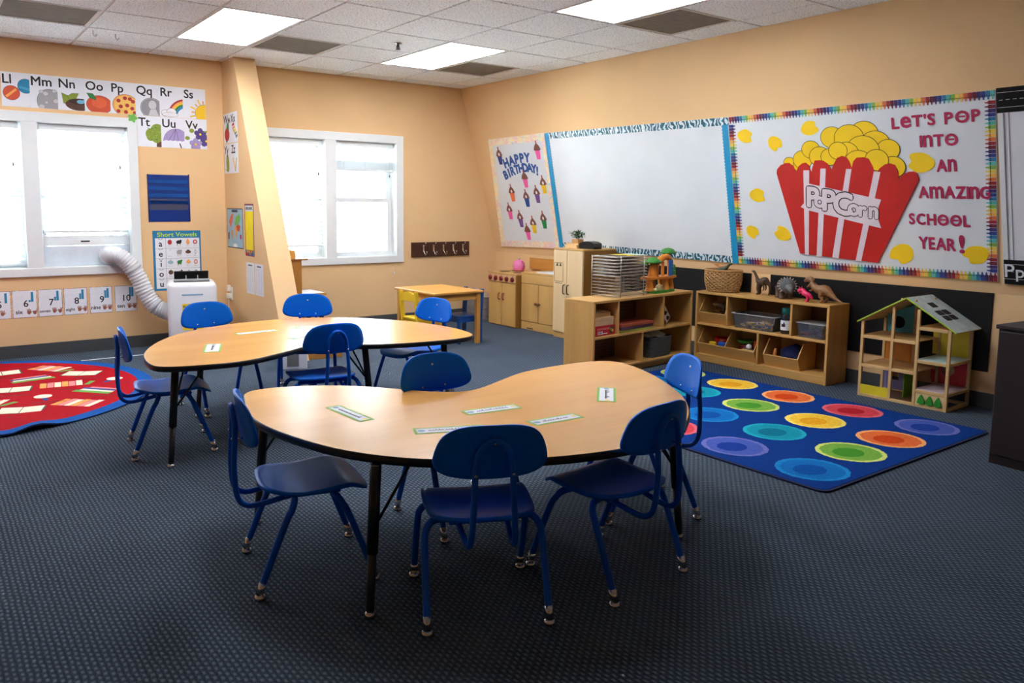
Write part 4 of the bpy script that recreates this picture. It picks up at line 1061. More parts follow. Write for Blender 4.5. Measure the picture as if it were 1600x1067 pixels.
def line(txt, y0, y1, s, h, rot=0, gap=.16):
    """cut-out letters, every one (small e, n and m too) as tall as a capital"""
    G = []
    for ch in txt:
        v, f = text_geo(ch); xs = [p[0] for p in v]; ys = [p[1] for p in v]; ap = ch == "'"
        k = 1/(max(ys)-min(ys)) if not ap else 1/.72
        G.append((v, f, min(xs), min(ys) if not ap else 0, k, (max(xs)-min(xs))*k*(1.0 if ch.isupper() or ap or ch == '!' else .92)))
    tot = sum(g[5] for g in G)+gap*(len(G)-1); W_ = y0-y1; kx = W_/tot; x = 0; m = MB(TM)
    for ch, (v, f, mx, my, k, wd) in zip(txt, G):
        sx = wd*kx/((max(p[0] for p in v)-mx) or 1); cx = x+wd*kx/2
        for i in range(9):
            dx, dy = (.0035*math.cos(i*math.pi/4), .0035*math.sin(i*math.pi/4)) if i else (0, 0)
            m.add([(-y0+x+(p[0]-mx)*sx+dx, s+(p[1]-my)*k*h+dy+(x-W_/2)*rot, .0130+i*.000012) for p in v], f, MAG)
        if ch == 'O': m.box((-y0+cx-.018, s+h*.46+(x-W_/2)*rot, .0130), (-y0+cx+.018, s+h*.60+(x-W_/2)*rot, .0133), MAG)
        x += (wd+gap)*kx
    m.build('lettering', t)
line("LeT'S", 2.694, 2.425, 1.108, .070, .03); line('POP', 2.365, 2.165, 1.112, .070, .02, .24); line('InTO', 2.522, 2.298, .973, .072); line('An', 2.428, 2.314, .808, .075)
line('AmAZInG', 2.550, 2.128, .631, .075, -.02); line('SCHOOL', 2.624, 2.250, .449, .072, -.03, .24); line('YEAR', 2.570, 2.345, .281, .080, -.04); line('!', 2.318, 2.290, .266, .118, .0)

# whiteboard with handwriting strips, running out of the frame ------------------
t, TM = board('whiteboard', 'whiteboard with black handwriting strips at the right edge of the photo', 'whiteboard', 1.50, .69)
MB(TM).box((-2.072, .076, 0), (-.90, 1.296, .008), PAPER).build('panel', t)
MB(TM).box((-2.068, .078, .008), (-2.040, 1.145, .016), WHITE).box((-2.018, .09, .008), (-2.012, 1.145, .012), WHITE).build('frame', t)
m = MB(TM).box((-2.073, 1.150, .008), (-.90, 1.297, .011), CB)
for k in range(3): 
    if k != 1: m.box((-2.07, 1.180+k*.044, .011), (-.90, 1.182+k*.044, .0114), PAPER)
for k in range(30): m.box((-2.06+k*.036, 1.224, .011), (-2.04+k*.036, 1.2265, .0114), PAPER)
m.build('handwriting_strip', t)
m = MB(TM).box((-2.064, .078, .016), (-.90, .238, .019), CB)
for k in range(3):
    if k != 1: m.box((-2.064, .112+k*.048, .019), (-.90, .114+k*.048, .0194), PAPER)
for k in range(30): m.box((-2.06+k*.036, .160, .019), (-2.045+k*.036, .162, .0194), PAPER)
m.text('P', -2.032, .126, .088, PAPER, .0197, .008).text('p', -1.975, .126, .080, PAPER, .0197, .008); m.build('handwriting_strip', t)

# ================================================================== LOW SHELVES
# shelf with a perforated back, set across the room; x runs along its front, y to its back
PEG = mat('dark brown pegboard', (98, 66, 42), .7, vary=.12, scale=14)
PEGHOLE = mat('painted pegboard hole shade', (16, 11, 8), .9)  # flat dark discs; the shade inside the holes is put into their colour
def plank(mb, a, b, m=BIRCH, bev=.003): return mb.box(a, b, m, bev)
S1 = at(4.035, 4.160, 0, 5.6); SL1, SD, SH = 1.275, .295, .588
t = thing('low_bookshelf', 'low birch bookshelf with a pegboard back, jutting out from the wall behind the near table', 'shelf', S1, 'low birch shelves')
plank(MB(), (0, 0, 0), (.020, SD, SH-.02)).build('side_panel', t); plank(MB(), (SL1-.02, 0, 0), (SL1, SD, SH-.02)).build('side_panel', t)
plank(MB(), (0, 0, SH-.02), (SL1, SD, SH), BIRCHX).build('top', t)
plank(MB(), (.02, .004, .298), (SL1-.02, SD-.012, .316), BIRCHX).build('shelf_board', t)
plank(MB(), (.02, .004, .05), (SL1-.02, SD-.012, .068), BIRCHX).build('bottom_board', t)
plank(MB(), (.02, .03, .002), (SL1-.02, .045, .05), BIRCHX).build('toe_kick', t)
for x, z0, z1 in ((.290, .316, SH-.02), (.868, .316, SH-.02), (.600, .068, .298)): plank(MB(), (x, .006, z0), (x+.018, SD-.012, z1)).build('divider', t)
m = MB().box((.02, SD-.010, .06), (SL1-.02, SD-.003, SH-.02), PEG)
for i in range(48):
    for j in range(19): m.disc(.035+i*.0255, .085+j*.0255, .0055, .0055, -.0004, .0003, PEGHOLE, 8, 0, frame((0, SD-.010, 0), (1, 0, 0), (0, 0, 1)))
m.build('pegboard_back', t)
MB().box((SL1-.0005, .02, .12), (SL1+.006, .05, .19), WHITE, .002).build('hinge', t)

# things on the first shelf
def on1(x, y, z, deg=0): return S1 @ at(x, y, z, deg)
REDB = paint('red printed card', (176, 22, 34), .45)
t = thing('game_box', 'red game box with white lettering at the left end of the pegboard shelf', 'box', on1(.155, .11, .3165, 0))
MB().box((-.128, -.085, 0), (.128, .12, .076), REDB, .003).build('box', t)
m = MB().box((-.075, -.0858, .012), (-.02, -.085, .036), PAPER)
for k in range(4): m.box((-.070+.012*k, -.0862, .014), (-.064+.012*k, -.0858, .034), INK)
m.box((-.02, -.0858, .014), (.035, -.085, .020), PAPER)
fr_ = frame((0, -.0853, 0), (1, 0, 0), (0, 0, 1))
for k in range(8): m.box((-.08+k*.018, -.0858, .046), (-.068+k*.018, -.085, .060), PNK)
m.build('lettering', t)
m = MB().disc(.085, .040, .030, .030, .0, .0007, cBr, 18, 0, fr_).disc(.075, .045, .012, .012, .0007, .0011, cGn, 12, 0, fr_).disc(.096, .034, .012, .012, .0007, .0011, cOr, 12, 0, fr_); m.build('picture', t)
CREAMB = paint('cream cardboard', (214, 184, 136), .7)
t = thing('game_box', 'cream cardboard box lying on the red game box', 'box', on1(.150, .11, .3933, 0))
MB().box((-.115, -.08, 0), (.115, .11, .038), CREAMB, .002).box((-.117, -.082, .038), (.117, .112, .064), CREAMB, .002).build('box', t)
t = thing('game_box', 'opened tan box with loose sheets on top of the cream box', 'box', on1(.145, .12, .458, 3))
MB().box((-.10, -.08, 0), (.10, .08, .032), paint('tan cardboard', (196, 156, 92), .7), .002).build('box', t)
MB().box((-.095, -.06, .032), (.06, .06, .036), PAPER).box((-.03, -.07, .036), (.085, .05, .041), paint('printed sheet', (200, 176, 120), .6)).build('lid_sheets', t)
for k, (c, nm, lb) in enumerate(((paint('lime board', (170, 190, 70), .5), 'board_game', 'lime edged flat board game box at the bottom of the stack in the middle cubby'), (paint('dark purple board', (90, 56, 80), .5), 'board_game', 'purple flat board game box in the middle of the stack in the middle cubby'), (paint('rust board', (150, 66, 46), .5), 'board_game', 'rust red flat board game box topping the stack in the middle cubby'))):
    o = MB().box((-.205, -.10, 0), (.205, .10, .022), c, .002).box((-.2, -.1003, .005), (.2, -.0995, .017), paint('board edge %d' % k, ((188, 206, 96), (104, 70, 96), (158, 84, 60))[k], .6)).build(nm, None, on1(.535, .11-.006*k+.004, .3165+.0227*k, (0, 1.2, -1)[k])); tag(o, lb, 'game', 'flat board games')
t = thing('picture_cards', 'white cardboard strip of dark animal pictures leaning in the right cubby', 'cards', on1(1.05, .10, .3165, 5) @ Matrix.Rotation(math.radians(0), 4, 'X'))
mm = Matrix.Translation((0, 0, .002)) @ Matrix.Rotation(math.radians(48), 4, 'Y')
m = MB(mm).box((-.18, -.004, -.0), (.0, .004, .075), PAPER, .002); m.build('strip', t)
m = MB(mm)
for k in range(3):
    m.disc(-.15+k*.06, .037, .022, .018, .004, .0047, INK, 14, .3, frame((0, 0, 0), (1, 0, 0), (0, 0, 1))); m.disc(-.14+k*.06, .055, .010, .009, .004, .0048, INK, 10, 0, frame((0, 0, 0), (1, 0, 0), (0, 0, 1)))
m.build('pictures', t)
t = thing('fabric_basket', 'grey woven basket holding crumpled printed fabric in the lower right of the pegboard shelf', 'basket', on1(.90, .14, .0685, 0))
GW = mat('grey woven cord', (84, 88, 92), .9, vary=.2, scale=40, bump=.6, bscale=90, stretch=(1, 1, 4))
m = MB(); prof = rrect(-.15, -.11, .15, .115, .04, 4)
for k in range(13): m.tube([(x*(.93+.006*k), y*(.93+.006*k), .007+k*.0125) for x, y in prof], .0068, GW, 6, True)
m.prism([(x*.93, y*.93) for x, y in prof], .001, .01, GW); m.build('body', t)
PF = mat('printed grey fabric', (214, 216, 220), .85, vary=.35, scale=26)
def fc(x, y): return (x, y, .150+.060*math.exp(-(x/.10)**2-(y/.09)**2)+.012*math.sin(40*x+20*y))
MB().shell(sup(.125, .09, 3, 32), fc, (0, 0, -.01), PF, 8).build('fabric', t)

# wire drying rack with paintings on its upper trays
ZT = SH+.0003
t = thing('drying_rack', 'tall wire drying rack on top of the pegboard shelf', 'rack', on1(.487, .155, ZT, 0))
WIRE = mat('zinc wire', (176, 172, 164), .35, .8)
rw, rd, rh = .200, .118, .322
for x, y in ((-rw+.06, -rd), (-rw, rd), (rw-.05, -rd), (rw, rd)):
    MB().cyl((x, y, 0), (x, y, rh), .0035, WIRE, 8).build('post', t)
for k in range(13):
    z = (.018+k*.0245); m = MB()
    m.tube([(-rw, -rd, z), (rw, -rd, z), (rw, rd, z), (-rw, rd, z)], .0022, WIRE, 6, True)
    for q in range(3): m.tube([(-rw, -rd+.06+q*.06, z), (rw, -rd+.06+q*.06, z)], .0013, WIRE, 5)
    m.build('wire_tray', t)
ART = mat('painted art paper', (206, 200, 190), .8, vary=.18, scale=14)
for k in range(7):
    z = .018+(6+k)*.0245+.0025
    nm = 'lowest', 'second lowest', 'third lowest', 'middle', 'third highest', 'second highest', 'topmost'
    o = MB().box((-rw+.006, -rd+.006, 0), (rw-.008, rd-.006, .005), ART, .001).build('painting_sheet', None, on1(.487, .155, ZT+z, 0)); tag(o, 'white painting sheet on the drying rack, %s of its stack' % nm[k], 'painting', 'paintings on the drying rack')
zt = ZT+.018+12*.0245+.0078
for x, c, lb in ((-.13, paint('dark painting', (66, 58, 48)), 'dark painting lying on top of the drying rack'), (.02, paint('yellow painting', (238, 220, 40)), 'yellow painting lying on top of the drying rack'), (.14, paint('pale green painting', (206, 226, 206)), 'pale green painting lying on top of the drying rack')):
    tag(MB().box((-.07, -.09, 0), (.07, .09, .003), c).build('painting', None, on1(.487+x*.8, .14, zt, 0)), lb, 'painting', 'loose paintings on the rack')

# tree house toy
t = thing('tree_house_toy', 'orange plastic dinosaur tree house toy with green treetops beside the drying rack', 'toy', on1(.975, .135, ZT, 2))
OR = mat('orange brown plastic', (206, 128, 40), .5, vary=.15, scale=18, bump=.3); GR = mat('green toy plastic', (44, 126, 40), .5, vary=.18, scale=30, bump=.4); TR = mat('dark red brown plastic', (110, 52, 34), .5)
MB().prism(cat([(-.18, -.07), (-.05, -.085), (.10, -.07), (.18, -.03), (.17, .06), (0, .085), (-.15, .06)], 4, True), 0, .018, GR).build('grass_base', t)
for x, y, h, r in ((-.165, -.02, .115, .026), (.05, -.03, .115, .022), (.15, -.01, .115, .022), (-.02, .05, .115, .02), (.10, .05, .115, .02)):
    MB().vtube([(x, y, .012), (x+.004, y, h*.4), (x-.003, y, h*.8), (x, y, h)], [r*1.5, r*1.25, r*1.15, r*1.4], OR, 8).build('pillar', t)
MB().prism(cat([(-.20, -.05), (0, -.06), (.18, -.05), (.19, .05), (0, .07), (-.18, .06)], 3, True), .112, .130, OR).build('deck', t)
MB().vtube([(-.10, 0, .125), (-.10, 0, .20), (-.095, 0, .235)], [.040, .030, .022], OR, 10).build('rock', t)
MB().vtube([(-.035, .01, .125), (-.03, .01, .22), (.03, 0, .275), (.09, -.01, .285), (.135, -.01, .25), (.14, -.01, .125)], [.026, .025, .026, .026, .024, .022], OR, 8).build('arch', t)
MB().box((.03, -.02, .13), (.045, .005, .25), OR, .003).build('post', t)
MB().box((.072, -.045, .118), (.135, -.037, .262), paint('blue plastic panel', (20, 104, 180), .4), .003).build('blue_panel', t)
for x, y, z, r in ((-.095, 0, .250, .066), (.150, .02, .318, .066), (-.145, .05, .225, .035)):
    k = MB().vtube([(x, y, z-.055), (x, y, z-.02), (x, y, z)], [.016, .018, .03], TR, 8).build('trunk', t)
    MB().lathe([(.2*r, -.006+z), (r, z-.008), (r*1.02, z+.002), (r*.8, z+.022), (r*.45, z+.036), (.002, z+.041)], GR, 14, (x, y)).build('treetop', k)
m = MB().tube(cat([(.235, 0, .125), (.235, 0, .19), (.215, 0, .215), (.195, 0, .19), (.195, 0, .125)], 4), .004, paint('bright green plastic', (40, 160, 60), .4), 6)
m.tube([(.215, 0, .125), (.215, 0, .215)], .0035, paint('bright green plastic', (40, 160, 60), .4), 6).tube([(.195, 0, .165), (.235, 0, .165)], .0035, paint('bright green plastic', (40, 160, 60), .4), 6).tube([(.17, 0, .122), (.235, 0, .125)], .004, paint('bright green plastic', (40, 160, 60), .4), 6); m.build('gate', t)
for k in range(4): MB().tube(cat([(-.10+k*.022, -.045, .017), (-.108+k*.022, -.048, .05), (-.095+k*.022, -.05, .075-.008*abs(k-1))], 4), .0045, paint('bone plastic', (226, 214, 160), .5), 6).build('rib_bone', t)
MB().ball((-.125, -.05, .028), .016, paint('bone plastic', (226, 214, 160), .5), 10, 1.2, 1, .9).build('skull', t)

# second shelf along the wall; x runs towards the camera along its front, y to the wall
S2 = frame((5.312, 4.262, 0), (0, -1, 0), (1, 0, 0)); S2 = Matrix.Translation((5.312, 4.262, 0)) @ Matrix.Rotation(math.radians(-90), 4, 'Z')
L2, D2, H2 = 1.192, .270, .590
t = thing('low_cubby_shelf', 'low birch cubby shelf with slanted bins along the wall below the popcorn board', 'shelf', S2, 'low birch shelves')
plank(MB(), (0, 0, 0), (.020, D2, H2-.02)).build('side_panel', t); plank(MB(), (L2-.02, 0, 0), (L2, D2, H2-.02)).build('side_panel', t)
plank(MB(), (0, 0, H2-.02), (L2, D2, H2), BIRCHX).build('top', t)
plank(MB(), (.02, .004, .308), (L2-.02, D2-.008, .326), BIRCHX).build('shelf_board', t)
plank(MB(), (.02, .004, .045), (L2-.02, D2-.008, .063), BIRCHX).build('bottom_board', t)
plank(MB(), (.02, .004, .002), (L2-.02, .02, .045), BIRCHX).build('toe_kick', t)
for x, z0, z1 in ((.300, .326, H2-.02), (.876, .326, H2-.02), (.598, .063, .308)): plank(MB(), (x, .006, z0), (x+.018, D2-.008, z1)).build('divider', t)
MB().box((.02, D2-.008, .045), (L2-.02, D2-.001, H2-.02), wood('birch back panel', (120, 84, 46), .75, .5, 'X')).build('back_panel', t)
def on2(x, y, z, deg=0): return S2 @ at(x, y, z, deg)
def bin_(x0, x1, z, label, parts=1):
    w = (x1-x0)/2; t = thing('wooden_bin', label, 'bin', on2((x0+x1)/2, .012, z), 'slanted wooden bins')
    th = .009; prof = [(.035, 0), (.0, .088), (.075, .205), (.24, .205), (.24, 0)]
    F = lambda x: frame((x, 0, 0), (0, 1, 0), (0, 0, 1))
    xs = [-w, w-th]+([-th/2] if parts == 2 else [])
    for x in xs: MB().prism(prof, 0, th, BIRCHX, F(x)).build('side_panel', t)
    MB().prism([(.035, .0), (.0, .088), (.008, .092), (.044, .0)], 0, 2*w-2*th, BIRCHX, F(-w+th)).build('front_panel', t)
    MB().box((-w+th, .04, .0), (w-th, .24, .009), BIRCHX).build('floor_panel', t)
    MB().box((-w+th, .231, .009), (w-th, .24, .205), BIRCHX).build('back_panel', t)
bin_(.024, .292, .3265, 'slanted wooden bin of brown toy animals in the upper left cubby')
bin_(.024, .575, .0635, 'double slanted wooden bin with bright toys in the lower left cubby', 2)
bin_(.655, .955, .0635, 'slanted wooden bin with a navy cloth bag in the lower middle cubby')

def vt(pts, r, m, n=8): return MB().vtube(pts, r, m, n)
BRN = [mat('toy brown %d' % i, c, .5, vary=.2, scale=40) for i, c in enumerate([(66, 48, 36), (110, 84, 56), (40, 34, 30), (150, 120, 80)])]
def toy_animal(M, k, label):
    m = BRN[k % 4]; q = 1.25; b = MB(Matrix.Scale(q, 4)).vtube([(-.05, 0, .034), (-.03, 0, .042), (.02, 0, .042), (.045, 0, .056), (.06, 0, .066), (.078, 0, .060)], [.004, .018, .017, .010, .013, .006], m, 8)
    for x, y in ((-.025, .010), (-.025, -.010), (.02, .010), (.02, -.010)): b.vtube([(x, y, .036), (x, y, .015), (x+.004, y, .0)], [.008, .005, .006], m, 6)
    tag(b.build('toy_animal', None, M), label, 'toy animal', 'toy animals in the bin')
for k, (x, y, dz, dg, pos) in enumerate(((.115, .125, .012, 82, 'at the left front'), (.167, .130, .012, 95, 'in the middle front'), (.220, .125, .012, 86, 'at the right front'), (.12, .165, .100, 12, 'on top at the left'), (.215, .120, .100, 70, 'on top at the right'))):
    toy_animal(on2(x, y, .3265+dz, dg), k, 'small brown toy animal %s of the upper left wooden bin' % pos)
zb = .0635+.0095
def toy(mb, name, x, y, z, lb, cat_, deg=0, grp='toys in the lower wooden bins'): return tag(mb.build(name, None, on2(x, y, z, deg)), lb, cat_, grp)
toy(MB().lathe([(.035, 0), (.05, .06), (.072, .125), (.067, .125), (.046, .06), (.02, .008)], paint('red toy plastic', (190, 20, 24), .35), 20), 'toy_bowl', .17, .165, zb, 'red toy bowl at the left of the double wooden bin', 'toy')
toy(MB().box((-.045, -.02, 0), (.045, .02, .105), paint('blue toy plastic', (34, 84, 180), .4), .008), 'toy_block', .238, .078, zb, 'blue toy block at the right front of the red bowl', 'toy', 0)
toy(MB().box((-.03, -.012, 0), (.03, .012, .095), paint('yellow toy plastic', (236, 200, 50), .4), .006), 'toy_block', .130, .078, zb, 'yellow toy block at the left front of the double bin', 'toy', 0)
toy(MB().lathe([(.03, 0), (.06, .012), (.075, .03), (.07, .034), (.05, .018), (.01, .010)], paint('green toy plastic', (30, 170, 50), .35), 22), 'toy_plate', .40, .16, zb+.105, 'green toy plate in the right half of the double bin', 'toy')
toy(MB().lathe([(.05, 0), (.055, .05), (.05, .10), (.04, .1045)], paint('maroon toy plastic', (120, 26, 30), .4), 20), 'toy_pot', .40, .16, zb, 'maroon toy pot under the green plate', 'toy')
toy(MB().ball((0, 0, .024), .024, PAPER, 16), 'toy_ball', .480, .084, zb+.078, 'white ball at the right front of the double bin', 'ball')
toy(MB().box((-.05, -.02, 0), (.05, .022, .0775), paint('tan toy block', (206, 180, 120), .5), .004), 'toy_block', .465, .086, zb, 'tan block under the white ball', 'toy', 10)
toy(MB().lathe([(.028, 0), (.036, .07), (.042, .15), (.038, .15), (.028, .02)], paint('orange red toy plastic', (206, 62, 34), .4), 18), 'toy_cup', .508, .175, zb, 'orange red toy cup at the right rear of the double bin', 'toy')
toy(MB().shell(sup(.10, .075, 2.6, 28), lambda x, y: (x, y, .10+.07*math.exp(-(x/.08)**2-(y/.07)**2)+.006*math.sin(60*x)), (0, 0, -.095), mat('navy cloth', (16, 30, 84), .85, vary=.15, scale=20), 7), 'cloth_bag', .83, .165, zb, 'crumpled navy cloth bag in the lower middle wooden bin', 'bag')
toy(MB().vtube([(0, 0, 0), (0, 0, .07), (.005, 0, .125)], [.02, .018, .010], paint('orange toy', (214, 130, 60), .5), 8), 'toy_figure', .715, .085, zb, 'orange toy figure left of the navy cloth', 'toy')

CLEARP = clear('clear storage plastic', (246, 248, 250), .12, .07)
def tub_mesh(w, d, h, tp=.88):
    m = MB(); o = rrect(-w, -d, w, d, .02, 3); n = len(o); vs_ = []
    for z, k in ((0, tp), (h, 1.0), (h, .985), (.003, tp-.02)): vs_ += [(x*k, y*k, z) for x, y in o]
    fs = [(r*n+j, r*n+(j+1) % n, (r+1)*n+(j+1) % n, (r+1)*n+j) for r in range(3) for j in range(n)]+[tuple(reversed(range(n))), tuple(3*n+j for j in range(n))]
    return m.add(vs_, fs, CLEARP)
def rim(m, w, d, h, mm): return m.tube([(x*1.01, y*1.01, h) for x, y in rrect(-w, -d, w, d, .02, 3)], .0045, mm, 6, True)
MILK = clear('milky clear plastic', (224, 230, 236), .2, .45)
def heap(name, w, d, n, cols, size, M, label, cat_, seed):
    rr = random.Random(seed); m = MB(); hs = []
    for k in range(n):
        x, y = rr.uniform(-w, w), rr.uniform(-d, d); z = size*.3+rr.uniform(0, 1)*.045*(1-.4*abs(x/w))
        R = Matrix.Rotation(rr.uniform(0, 6), 3, 'Z') @ Matrix.Rotation(rr.uniform(-.6, .6), 3, 'X'); c = rr.choice(cols)
        s = size*rr.uniform(.7, 1.2); m.box((x-s, y-s*.7, z-s*.25), (x+s, y+s*.7, z+s*.25), c, 0, R)
    return tag(m.build(name, None, M), label, cat_, None, 'stuff')
t = thing('storage_bin', 'open clear plastic bin of wooden pieces in the upper middle cubby', 'bin', on2(.535, .125, .3265), 'clear plastic bins')
tub_mesh(.195, .10, .115).build('body', t); rim(MB(), .195, .10, .115, MILK).build('rim', t)
WP = [paint('chip tan', (232, 190, 120)), paint('chip brown', (196, 142, 76)), paint('chip cream', (244, 222, 170))]
heap('wooden_pieces', .140, .062, 150, WP+[paint('chip blue', (50, 84, 170))], .014, on2(.535, .125, .3302), 'heap of small wooden pieces inside the open clear bin', 'wooden pieces', 5)
t = thing('storage_bin', 'lidded clear plastic bin with red and purple toys in the upper right cubby', 'bin', on2(1.028, .125, .3265), 'clear plastic bins')
tub_mesh(.115, .095, .105).build('body', t); m = MB().prism(rrect(-.120, -.10, .120, .10, .02, 3), .1055, .111, MILK); m.build('lid', t)
heap('plastic_toys', .085, .065, 70, [paint('toy purple', (84, 44, 110)), paint('toy crimson', (170, 30, 60)), paint('toy navy', (40, 44, 100))], .014, on2(1.028, .125, .3302), 'jumble of red and purple toys inside the lidded clear bin', 'toys', 6)
t = thing('plastic_jar', 'dark jar with a teal lid and a white picture label beside the clear bin', 'jar', on2(.800, .085, .3265))
MB().lathe([(.038, 0), (.042, .006), (.042, .125), (.034, .145), (.034, .155)], mat('dark jar', (30, 36, 48), .25)).build('body', t)
MB().lathe([(.037, .152), (.037, .195), (.033, .199), (.01, .2)], paint('teal lid', (16, 122, 126), .4)).build('lid', t)
m = MB()
pts = [(.0425*math.cos(a), .0425*math.sin(a)) for a in [math.radians(-175+170*k/14) for k in range(15)]]
m.add([(x, y, z) for z in (.03, .105) for x, y in pts], [(j, j+1, 16+j, 15+j) for j in range(14)], PAPER, True)
pts = [(.0429*math.cos(a), .0429*math.sin(a)) for a in [math.radians(-112+44*k/6) for k in range(7)]]
m.add([(x, y, z) for z in (.055, .078) for x, y in pts], [(j, j+1, 8+j, 7+j) for j in range(6)], INK, True); pts = pts[3:6]
m.add([(x, y, z) for z in (.078, .090) for x, y in pts], [(j, j+1, 4+j, 3+j) for j in range(2)], INK, True); m.build('label_sheet', t)

# wicker basket with dinosaurs, and the three dinosaurs standing on the shelf
ZS = H2+.0004
t = thing('wicker_basket', 'oval open weave wicker basket on the low shelf, filled with toy dinosaurs', 'basket', on2(.165, .135, ZS))
WK = mat('wicker rope', (176, 136, 84), .8, vary=.25, scale=60)
m = MB(); rr = random.Random(9)
for k in range(12):
    z = .012+k*.0145; r0 = .115+.030*math.sin(min(1, (k+2)/9)*1.5); a = []
    for q in range(40): th = 2*math.pi*q/40; w_ = .0055*(1 if (q+k) % 2 else -1); a.append(((r0+w_*.5)*1.12*math.cos(th), (r0+w_*.5)*.80*math.sin(th), z+w_*.9+rr.uniform(-.001, .001)))
    m.tube(a, .0052, WK, 6, True)
m.disc(0, 0, .12, .085, .001, .008, WK, 28)
for q in range(20): th = 2*math.pi*q/20; m.tube([(.116*1.12*math.cos(th), .116*.8*math.sin(th), .004), (.142*1.12*math.cos(th), .142*.8*math.sin(th), .10), (.145*1.12*math.cos(th), .145*.8*math.sin(th), .178)], .003, WK, 5)
m.build('weave', t)
MB().tube([(.146*1.12*math.cos(2*math.pi*q/40), .146*.8*math.sin(2*math.pi*q/40), .180) for q in range(40)], .007, WK, 8, True).build('rim', t)
def dino(M, m, label, grp, s=1.0):
    b = MB().vtube([(-.16*s, 0, .05*s), (-.09*s, 0, .056*s), (-.03*s, 0, .066*s), (.03*s, 0, .066*s), (.07*s, 0, .082*s), (.10*s, 0, .10*s), (.13*s, 0, .095*s)], [.002, .012*s, .028*s, .026*s, .015*s, .016*s, .006*s], m, 10)
    for x, y in ((-.03, .018), (-.03, -.018), (.035, .015), (.035, -.015)): b.vtube([(x*s, y*s, .06*s), (x*s-.006*s, y*s, .03*s), (x*s+.004*s, y*s, 0)], [.014*s, .009*s, .010*s], m, 8)
    return tag(b.build('toy_dinosaur', None, M), label, 'toy dinosaur', grp)
dino(on2(.135, .170, ZS+.145, 172), mat('dino orange', (176, 110, 48), .5, vary=.3, scale=30), 'orange toy dinosaur poking out of the wicker basket at the left', 'dinosaurs in the basket', .75)
dino(on2(.195, .098, ZS+.135, 10) @ Matrix.Rotation(-.30, 4, 'Y'), mat('dino dark green', (66, 74, 56), .5, vary=.3, scale=30), 'dark green toy dinosaur with its tail rising from the wicker basket', 'dinosaurs in the basket', .8)
# long necked dinosaur on two feet, tail to the right
DB = mat('dino dark brown', (78, 62, 46), .5, vary=.35, scale=35, bump=.4)
def limb(b, pts, r, m): b.vtube(pts, r, m, 8)
b = MB().vtube([(-.075, -.01, .185), (-.060, -.008, .183), (-.050, -.005, .168), (-.036, 0, .135), (-.02, 0, .105), (.01, 0, .105), (.035, 0, .112), (.06, 0, .095), (.075, .0, .075), (.070, .01, .03), (.060, .015, .0)], [.004, .010, .010, .012, .022, .032, .032, .018, .012, .007, .004], DB, 10, 5)
for y in (.018, -.018): b.vtube([(-.005, y, .09), (-.016, y, .05), (-.010, y, .018), (-.022, y, .004)], [.020, .012, .009, .010], DB, 8)
for y in (.02, -.02): b.vtube([(.03, y, .08), (.036, y, .055), (.028, y, .035)], [.008, .006, .004], DB, 6)
tag(b.build('toy_dinosaur', None, on2(.515, .15, ZS+.006, 8)), 'dark brown long necked toy dinosaur standing beside the wicker basket', 'toy dinosaur', 'dinosaurs on the low shelf')
# horned dinosaur with a spiked frill
GB = mat('dino grey brown', (92, 76, 66), .55, vary=.3, scale=35, bump=.4); FG = mat('dino grey frill', (98, 104, 106), .55, vary=.25, scale=40)
t = thing('toy_dinosaur', 'grey brown toy dinosaur with a round spiked frill in the middle of the shelf top', 'toy dinosaur', on2(.745, .13, ZS+.002, -38), 'dinosaurs on the low shelf')
b = MB().vtube([(-.125, 0, .055), (-.10, 0, .075), (-.05, 0, .095), (.0, 0, .098), (.04, 0, .088), (.065, 0, .08)], [.006, .024, .050, .048, .036, .026], GB, 12, 5)
for x, y in ((-.055, .035), (-.055, -.035), (.025, .034), (.025, -.034)): b.vtube([(x, y, .085), (x-.004, y, .045), (x, y, .0)], [.026, .017, .020], GB, 10)
b.build('body', t)
fm = Matrix.Translation((.068, 0, .105)) @ Matrix.Rotation(math.radians(75), 4, 'Y') @ Matrix.Rotation(math.radians(90), 4, 'Z')
m = MB(fm).shell(sup(.062, .058, 2, 28), lambda x, y: (x, y, -.02*((x/.06)**2+(y/.06)**2)+.008), (0, 0, -.006), FG, 5)
for q in range(15):
    a = math.radians(-40+260*q/14); c, s = math.cos(a), math.sin(a); m.tube([(.058*c, .054*s, -.014), (.080*c, .075*s, -.020)], [.007, .001], mat('dino spike', (170, 170, 162), .5), 6)
m.build('frill', t)
h = MB().vtube([(.065, 0, .095), (.095, 0, .088), (.120, 0, .070), (.132, 0, .055)], [.026, .026, .017, .008], FG, 10)
h.tube([(.118, 0, .078), (.126, 0, .098)], [.006, .001], mat('dino spike', (170, 170, 162), .5), 6); h.build('head', t)
# roaring dinosaur and a small pink one before it
TB = mat('dino tan brown', (136, 98, 62), .5, vary=.3, scale=35, bump=.4)
b = MB().vtube([(.215, 0, .006), (.15, 0, .030), (.10, 0, .062), (.05, 0, .088), (.0, 0, .088), (-.045, 0, .105), (-.072, 0, .138)], [.003, .011, .022, .038, .034, .026, .020], TB, 12, 5)
b.vtube([(-.060, 0, .140), (-.085, 0, .158), (-.115, 0, .155), (-.136, 0, .138)], [.016, .024, .018, .008], TB, 10)
b.vtube([(-.068, 0, .128), (-.090, 0, .112), (-.112, 0, .098)], [.014, .012, .006], TB, 8)
for y in (.026, -.026): b.vtube([(.045, y, .08), (.03, y, .045), (.05, y, .022), (.036, y, .006), (.022, y, .005)], [.024, .016, .010, .011, .006], TB, 8); b.vtube([(-.045, y*.8, .092), (-.062, y*.8, .075), (-.074, y*.8, .078)], [.008, .006, .003], TB, 6)
